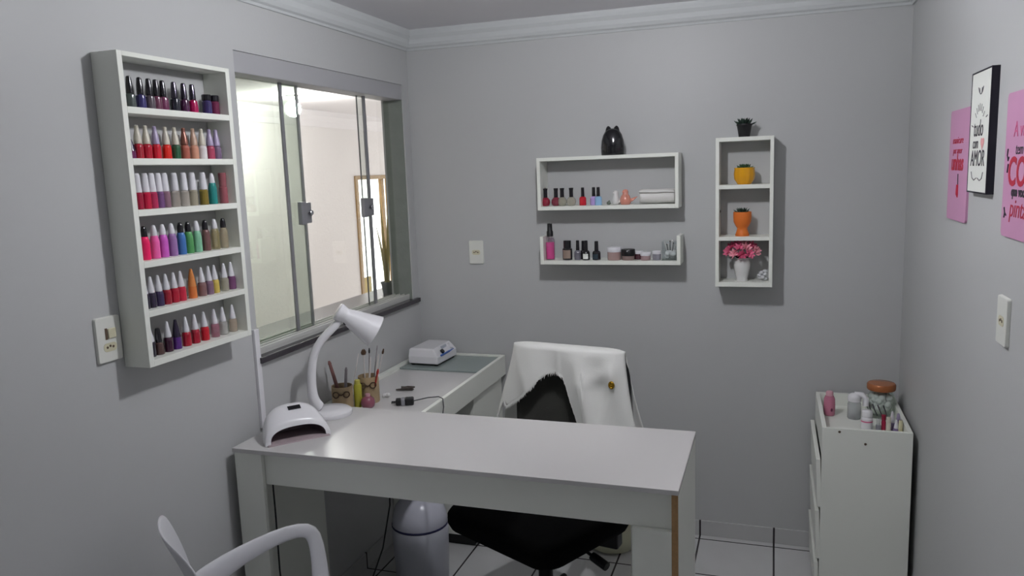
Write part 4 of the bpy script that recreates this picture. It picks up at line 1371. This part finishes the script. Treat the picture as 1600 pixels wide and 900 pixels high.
NY = -0.078
t = thing('potted_succulent', 'spiky dark succulent in black pot on top of niche shelf', 'plant', (1.624, NY, TZ1))
MB().lathe([(0, 0), (0.023, 0), (0.031, 0.048), (0.033, 0.050), (0.033, 0.056), (0.029, 0.056), (0.028, 0.048), (0, 0.048)], 20).build('pot', M_blackm, t, smooth=40)
leaf_rosette('succulent', 22, 0.050, 0.0065, 0.046, M_leafd, t, (15, 85))
t = thing('potted_succulent', 'green succulent in yellow ribbed pot in the top compartment', 'plant', (1.626, NY, 1.682))
b = MB()
rows = []
prof = [(0.027, 0), (0.029, 0.003), (0.041, 0.022), (0.0435, 0.045), (0.041, 0.066), (0.0425, 0.072), (0.0395, 0.072), (0.037, 0.062)]
for r, z in prof:
    rows.append([(r * (1 + 0.035 * math.cos(12 * 2 * PI * k / 48)) * math.cos(2 * PI * k / 48), r * (1 + 0.035 * math.cos(12 * 2 * PI * k / 48)) * math.sin(2 * PI * k / 48), z) for k in range(48)])
vs = b.grid(rows, True)
b.bm.faces.new(list(reversed(vs[0])))
b.bm.faces.new(vs[-1])
b.build('pot', mat('yellow_ceramic', '#e0a010', 0.25, coat=0.4), t, smooth=60)
leaf_rosette('succulent', 26, 0.040, 0.0075, 0.060, M_leaf, t, (10, 85))
t = thing('potted_succulent', 'small succulent in orange goblet shaped pot in middle compartment', 'plant', (1.619, NY, 1.457))
MB().lathe([(0, 0), (0.029, 0), (0.030, 0.005), (0.024, 0.022), (0.0215, 0.034), (0.028, 0.044), (0.037, 0.062), (0.039, 0.085), (0.0385, 0.106), (0.035, 0.106), (0.034, 0.095), (0, 0.095)], 28).build('pot', mat('orange_clay', '#d8722a', 0.5), t, smooth=60)
leaf_rosette('succulent', 20, 0.042, 0.0050, 0.094, M_leafd, t, (20, 85))
t = thing('flower_vase', 'white vase of pink flowers in the lowest niche compartment', 'vase', (1.619, NY, TZ0 + 0.020))
MB().lathe([(0, 0), (0.026, 0), (0.027, 0.004), (0.024, 0.012), (0.030, 0.035), (0.036, 0.068), (0.034, 0.088), (0.028, 0.097), (0.033, 0.104), (0.029, 0.104), (0.024, 0.094), (0, 0.090)], 28).build('vase', mat('white_ceramic', '#d8d8d6', 0.2, coat=0.4), t, smooth=60)
b = MB()
for k in range(14):
    a = k * 2.4
    b.tube([(0.01 * math.cos(a), 0.01 * math.sin(a), 0.09), (0.03 * math.cos(a), 0.024 * math.sin(a), 0.118), (0.048 * math.cos(a), 0.034 * math.sin(a), 0.112 + 0.01 * math.sin(k))], [0.004, 0.007, 0.001], 6, 0.4)
b.build('foliage', mat('dark_foliage', '#3a3630', 0.7), t, smooth=60)
M_fl = [mat('pink_petal', '#dc6a8c', 0.6), mat('pale_pink_petal', '#e89aa8', 0.6), mat('rose_petal', '#cc5478', 0.6)]
for k, (fx_, fy_, fz_) in enumerate(((-0.055, -0.020, 0.128), (-0.030, -0.034, 0.122), (0.000, -0.040, 0.118), (0.030, -0.034, 0.122), (0.056, -0.016, 0.132), (-0.040, -0.010, 0.150), (-0.012, -0.024, 0.146), (0.018, -0.022, 0.148), (0.040, -0.006, 0.152), (-0.018, 0.004, 0.158), (0.010, 0.006, 0.160), (-0.05, 0.02, 0.138), (0.05, 0.018, 0.140))):
    b = MB()
    out = Vector((fx_, fy_ - 0.02, fz_ - 0.10)).normalized()
    q = Vector((0, 0, 1)).rotation_difference(out).to_matrix()
    for j in range(9):
        a = 2 * PI * j / 9
        e = math.radians(30 + 20 * (j % 2))
        d = q @ Vector((math.cos(a) * math.cos(e), math.sin(a) * math.cos(e), math.sin(e)))
        c = Vector((fx_, fy_, fz_))
        L = 0.027
        b.tube([c, c + d * L * 0.5, c + d * L], [0.003, 0.0090, 0.003], 6, 0.35)
    b.build('flower', M_fl[k % 3], t, smooth=60)
t = thing('paper_flower', 'small white ornament right of the flower vase in lowest compartment', 'ornament', (1.706, -0.07, TZ0 + 0.020))
b = MB()
for k in range(9):
    a = 2.4 * k
    b.ball((0.011 * math.cos(a), 0.011 * math.sin(a), 0.010 + 0.004 * k), 0.011, 8, 6, (1, 1, 0.7))
b.build('petals', mat('white_petal', '#cfd0d4', 0.7), t, smooth=180)

# ------------------------------------------------------------------ things on the narrow cabinet
TT = 0.700
t = thing('pink_bottle', 'pink rounded bottle at left corner of the narrow cabinet top', 'bottle', (1.985, -0.190, TT))
MB().lathe([(0, 0), (0.020, 0), (0.023, 0.004), (0.024, 0.03), (0.022, 0.072), (0.017, 0.084), (0, 0.086)], 22).build('body', mat('dusty_pink_glaze', '#c47a92', 0.25, coat=0.5), t, smooth=60)
MB().lathe([(0, 0.085), (0.015, 0.085), (0.015, 0.100), (0.012, 0.104), (0, 0.104)], 16).build('cap', mat('pale_pink_cap', '#d8a4b0', 0.3), t, smooth=40)
MB().ball((0.006, -0.0205, 0.028), 0.007, 10, 8, (1, 0.5, 1.3)).build('dark_motif', mat('plum_print', '#6a2848', 0.4), t, smooth=180)
t = thing('pump_bottle', 'clear bottle with white pump head on the narrow cabinet', 'bottle', (2.080, -0.215, TT))
MB().lathe([(0, 0), (0.025, 0), (0.027, 0.004), (0.027, 0.062), (0.022, 0.075), (0, 0.076)], 22).build('body', clear('#b8bcc0', 0.55), t, smooth=40)
b = MB().lathe([(0, 0.075), (0.026, 0.075), (0.027, 0.090), (0.024, 0.102), (0.012, 0.108), (0, 0.109)], 22)
b.build('pump_collar', M_white, t, smooth=60)
MB().tube([(0.0, 0, 0.104), (0.028, -0.006, 0.104), (0.042, -0.010, 0.090), (0.042, -0.012, 0.06)], [0.011, 0.012, 0.012, 0.013], 10).build('spout', M_white, t, smooth=60)

t = thing('glass_jar', 'round glass jar of cotton with copper lid on narrow cabinet', 'jar', (2.185, -0.175, TT))
MB().lathe([(0, 0), (0.035, 0), (0.052, 0.012), (0.061, 0.040), (0.060, 0.070), (0.050, 0.098), (0.044, 0.108), (0.044, 0.122), (0.041, 0.122), (0.041, 0.108), (0.047, 0.096), (0.056, 0.070), (0.057, 0.040), (0.048, 0.014), (0, 0.006)], 32).build('glass_body', glass_mat('jar_glass', '#f8fbf9', 0.02), t, smooth=60)
MB().lathe([(0, 0.120), (0.054, 0.120), (0.056, 0.124), (0.056, 0.142), (0.052, 0.147), (0, 0.150)], 32).build('lid', mat('copper_lid', '#a8663c', 0.25, metal=0.35), t, smooth=40)
b = MB()
for k in range(40):
    a = 2.4 * k
    rr = 0.036 * math.sqrt((k % 10 + 0.5) / 10)
    b.ball((rr * math.cos(a), rr * math.sin(a), 0.046 + 0.045 * (k // 10) / 3), 0.0145, 8, 6)
b.build('cotton_filling', mat('cotton_white', '#e6e6e6', 0.95), t, smooth=180)
for k in range(5):
    a = math.radians(205 + 22 * k)
    MB().tube([(0.046 * math.cos(a), 0.046 * math.sin(a), 0.018), (0.0545 * math.cos(a - 0.2), 0.0545 * math.sin(a - 0.2), 0.045), (0.0545 * math.cos(a - 0.35), 0.0545 * math.sin(a - 0.35), 0.066)], 0.0024, 6).build('dark_stick', mat('plum_stick', '#4a4250', 0.5), t, smooth=60)

bottle('squat', 'white bottle with thin pink band at front of narrow cabinet', (2.112, -0.375, TT), 0.086, 0.0215, M_white, M_white, None, 'lotion_bottle', 'bottle')
o = [c for c in bpy.data.objects if c.get('label', '').startswith('white bottle with thin pink')][0]
MB().lathe([(0.0213, 0.040), (0.0219, 0.040), (0.0219, 0.045), (0.0213, 0.045)], 22).build('pink_band', mat('pink_band', '#c85a84', 0.4), o, smooth=40)
G = 'small bottles at the front of the narrow cabinet'
bottle('block', 'tiny grey bottle with clear cap beside the dark red one', (2.151, -0.400, TT), 0.062, 0.0095, lacquer('#7c7c86'), clear('#c8ccca', 0.6), G, 'small_bottle', 'bottle')
bottle('squat', 'slim dark red bottle at front of narrow cabinet', (2.170, -0.395, TT), 0.078, 0.0085, lacquer('#9c1c3c'), mat('dark_red_cap', '#8e1836', 0.3), G, 'small_bottle', 'bottle')
bottle('squat', 'slim ivory bottle right of the dark red bottle', (2.187, -0.405, TT), 0.072, 0.0085, mat('ivory_bottle', '#d6d0c0', 0.3), mat('ivory_cap', '#cfcaba', 0.3), G, 'small_bottle', 'bottle')
bottle('cone_cap', 'lilac bottle with white pointed cap, tallest of the small bottles', (2.203, -0.375, TT), 0.088, 0.0125, lacquer('#8a7aa2'), M_capw, G, 'small_bottle', 'bottle')
bottle('cone_cap', 'purple grey bottle with short white cap in front of lilac bottle', (2.213, -0.412, TT), 0.066, 0.0120, lacquer('#7c6c92'), M_capw, G, 'small_bottle', 'bottle')
bottle('shoulder', 'violet bottle with pale cap right of lilac bottle', (2.226, -0.365, TT), 0.078, 0.0105, lacquer('#5c4a80'), M_capl, G, 'small_bottle', 'bottle')
bottle('slim_tube', 'slim yellowish bottle by the right rim of narrow cabinet', (2.227, -0.420, TT), 0.066, 0.0085, mat('yellowish_plastic', '#c8c29c', 0.4), mat('yellowish_cap', '#cfcaa8', 0.4), G, 'small_bottle', 'bottle')
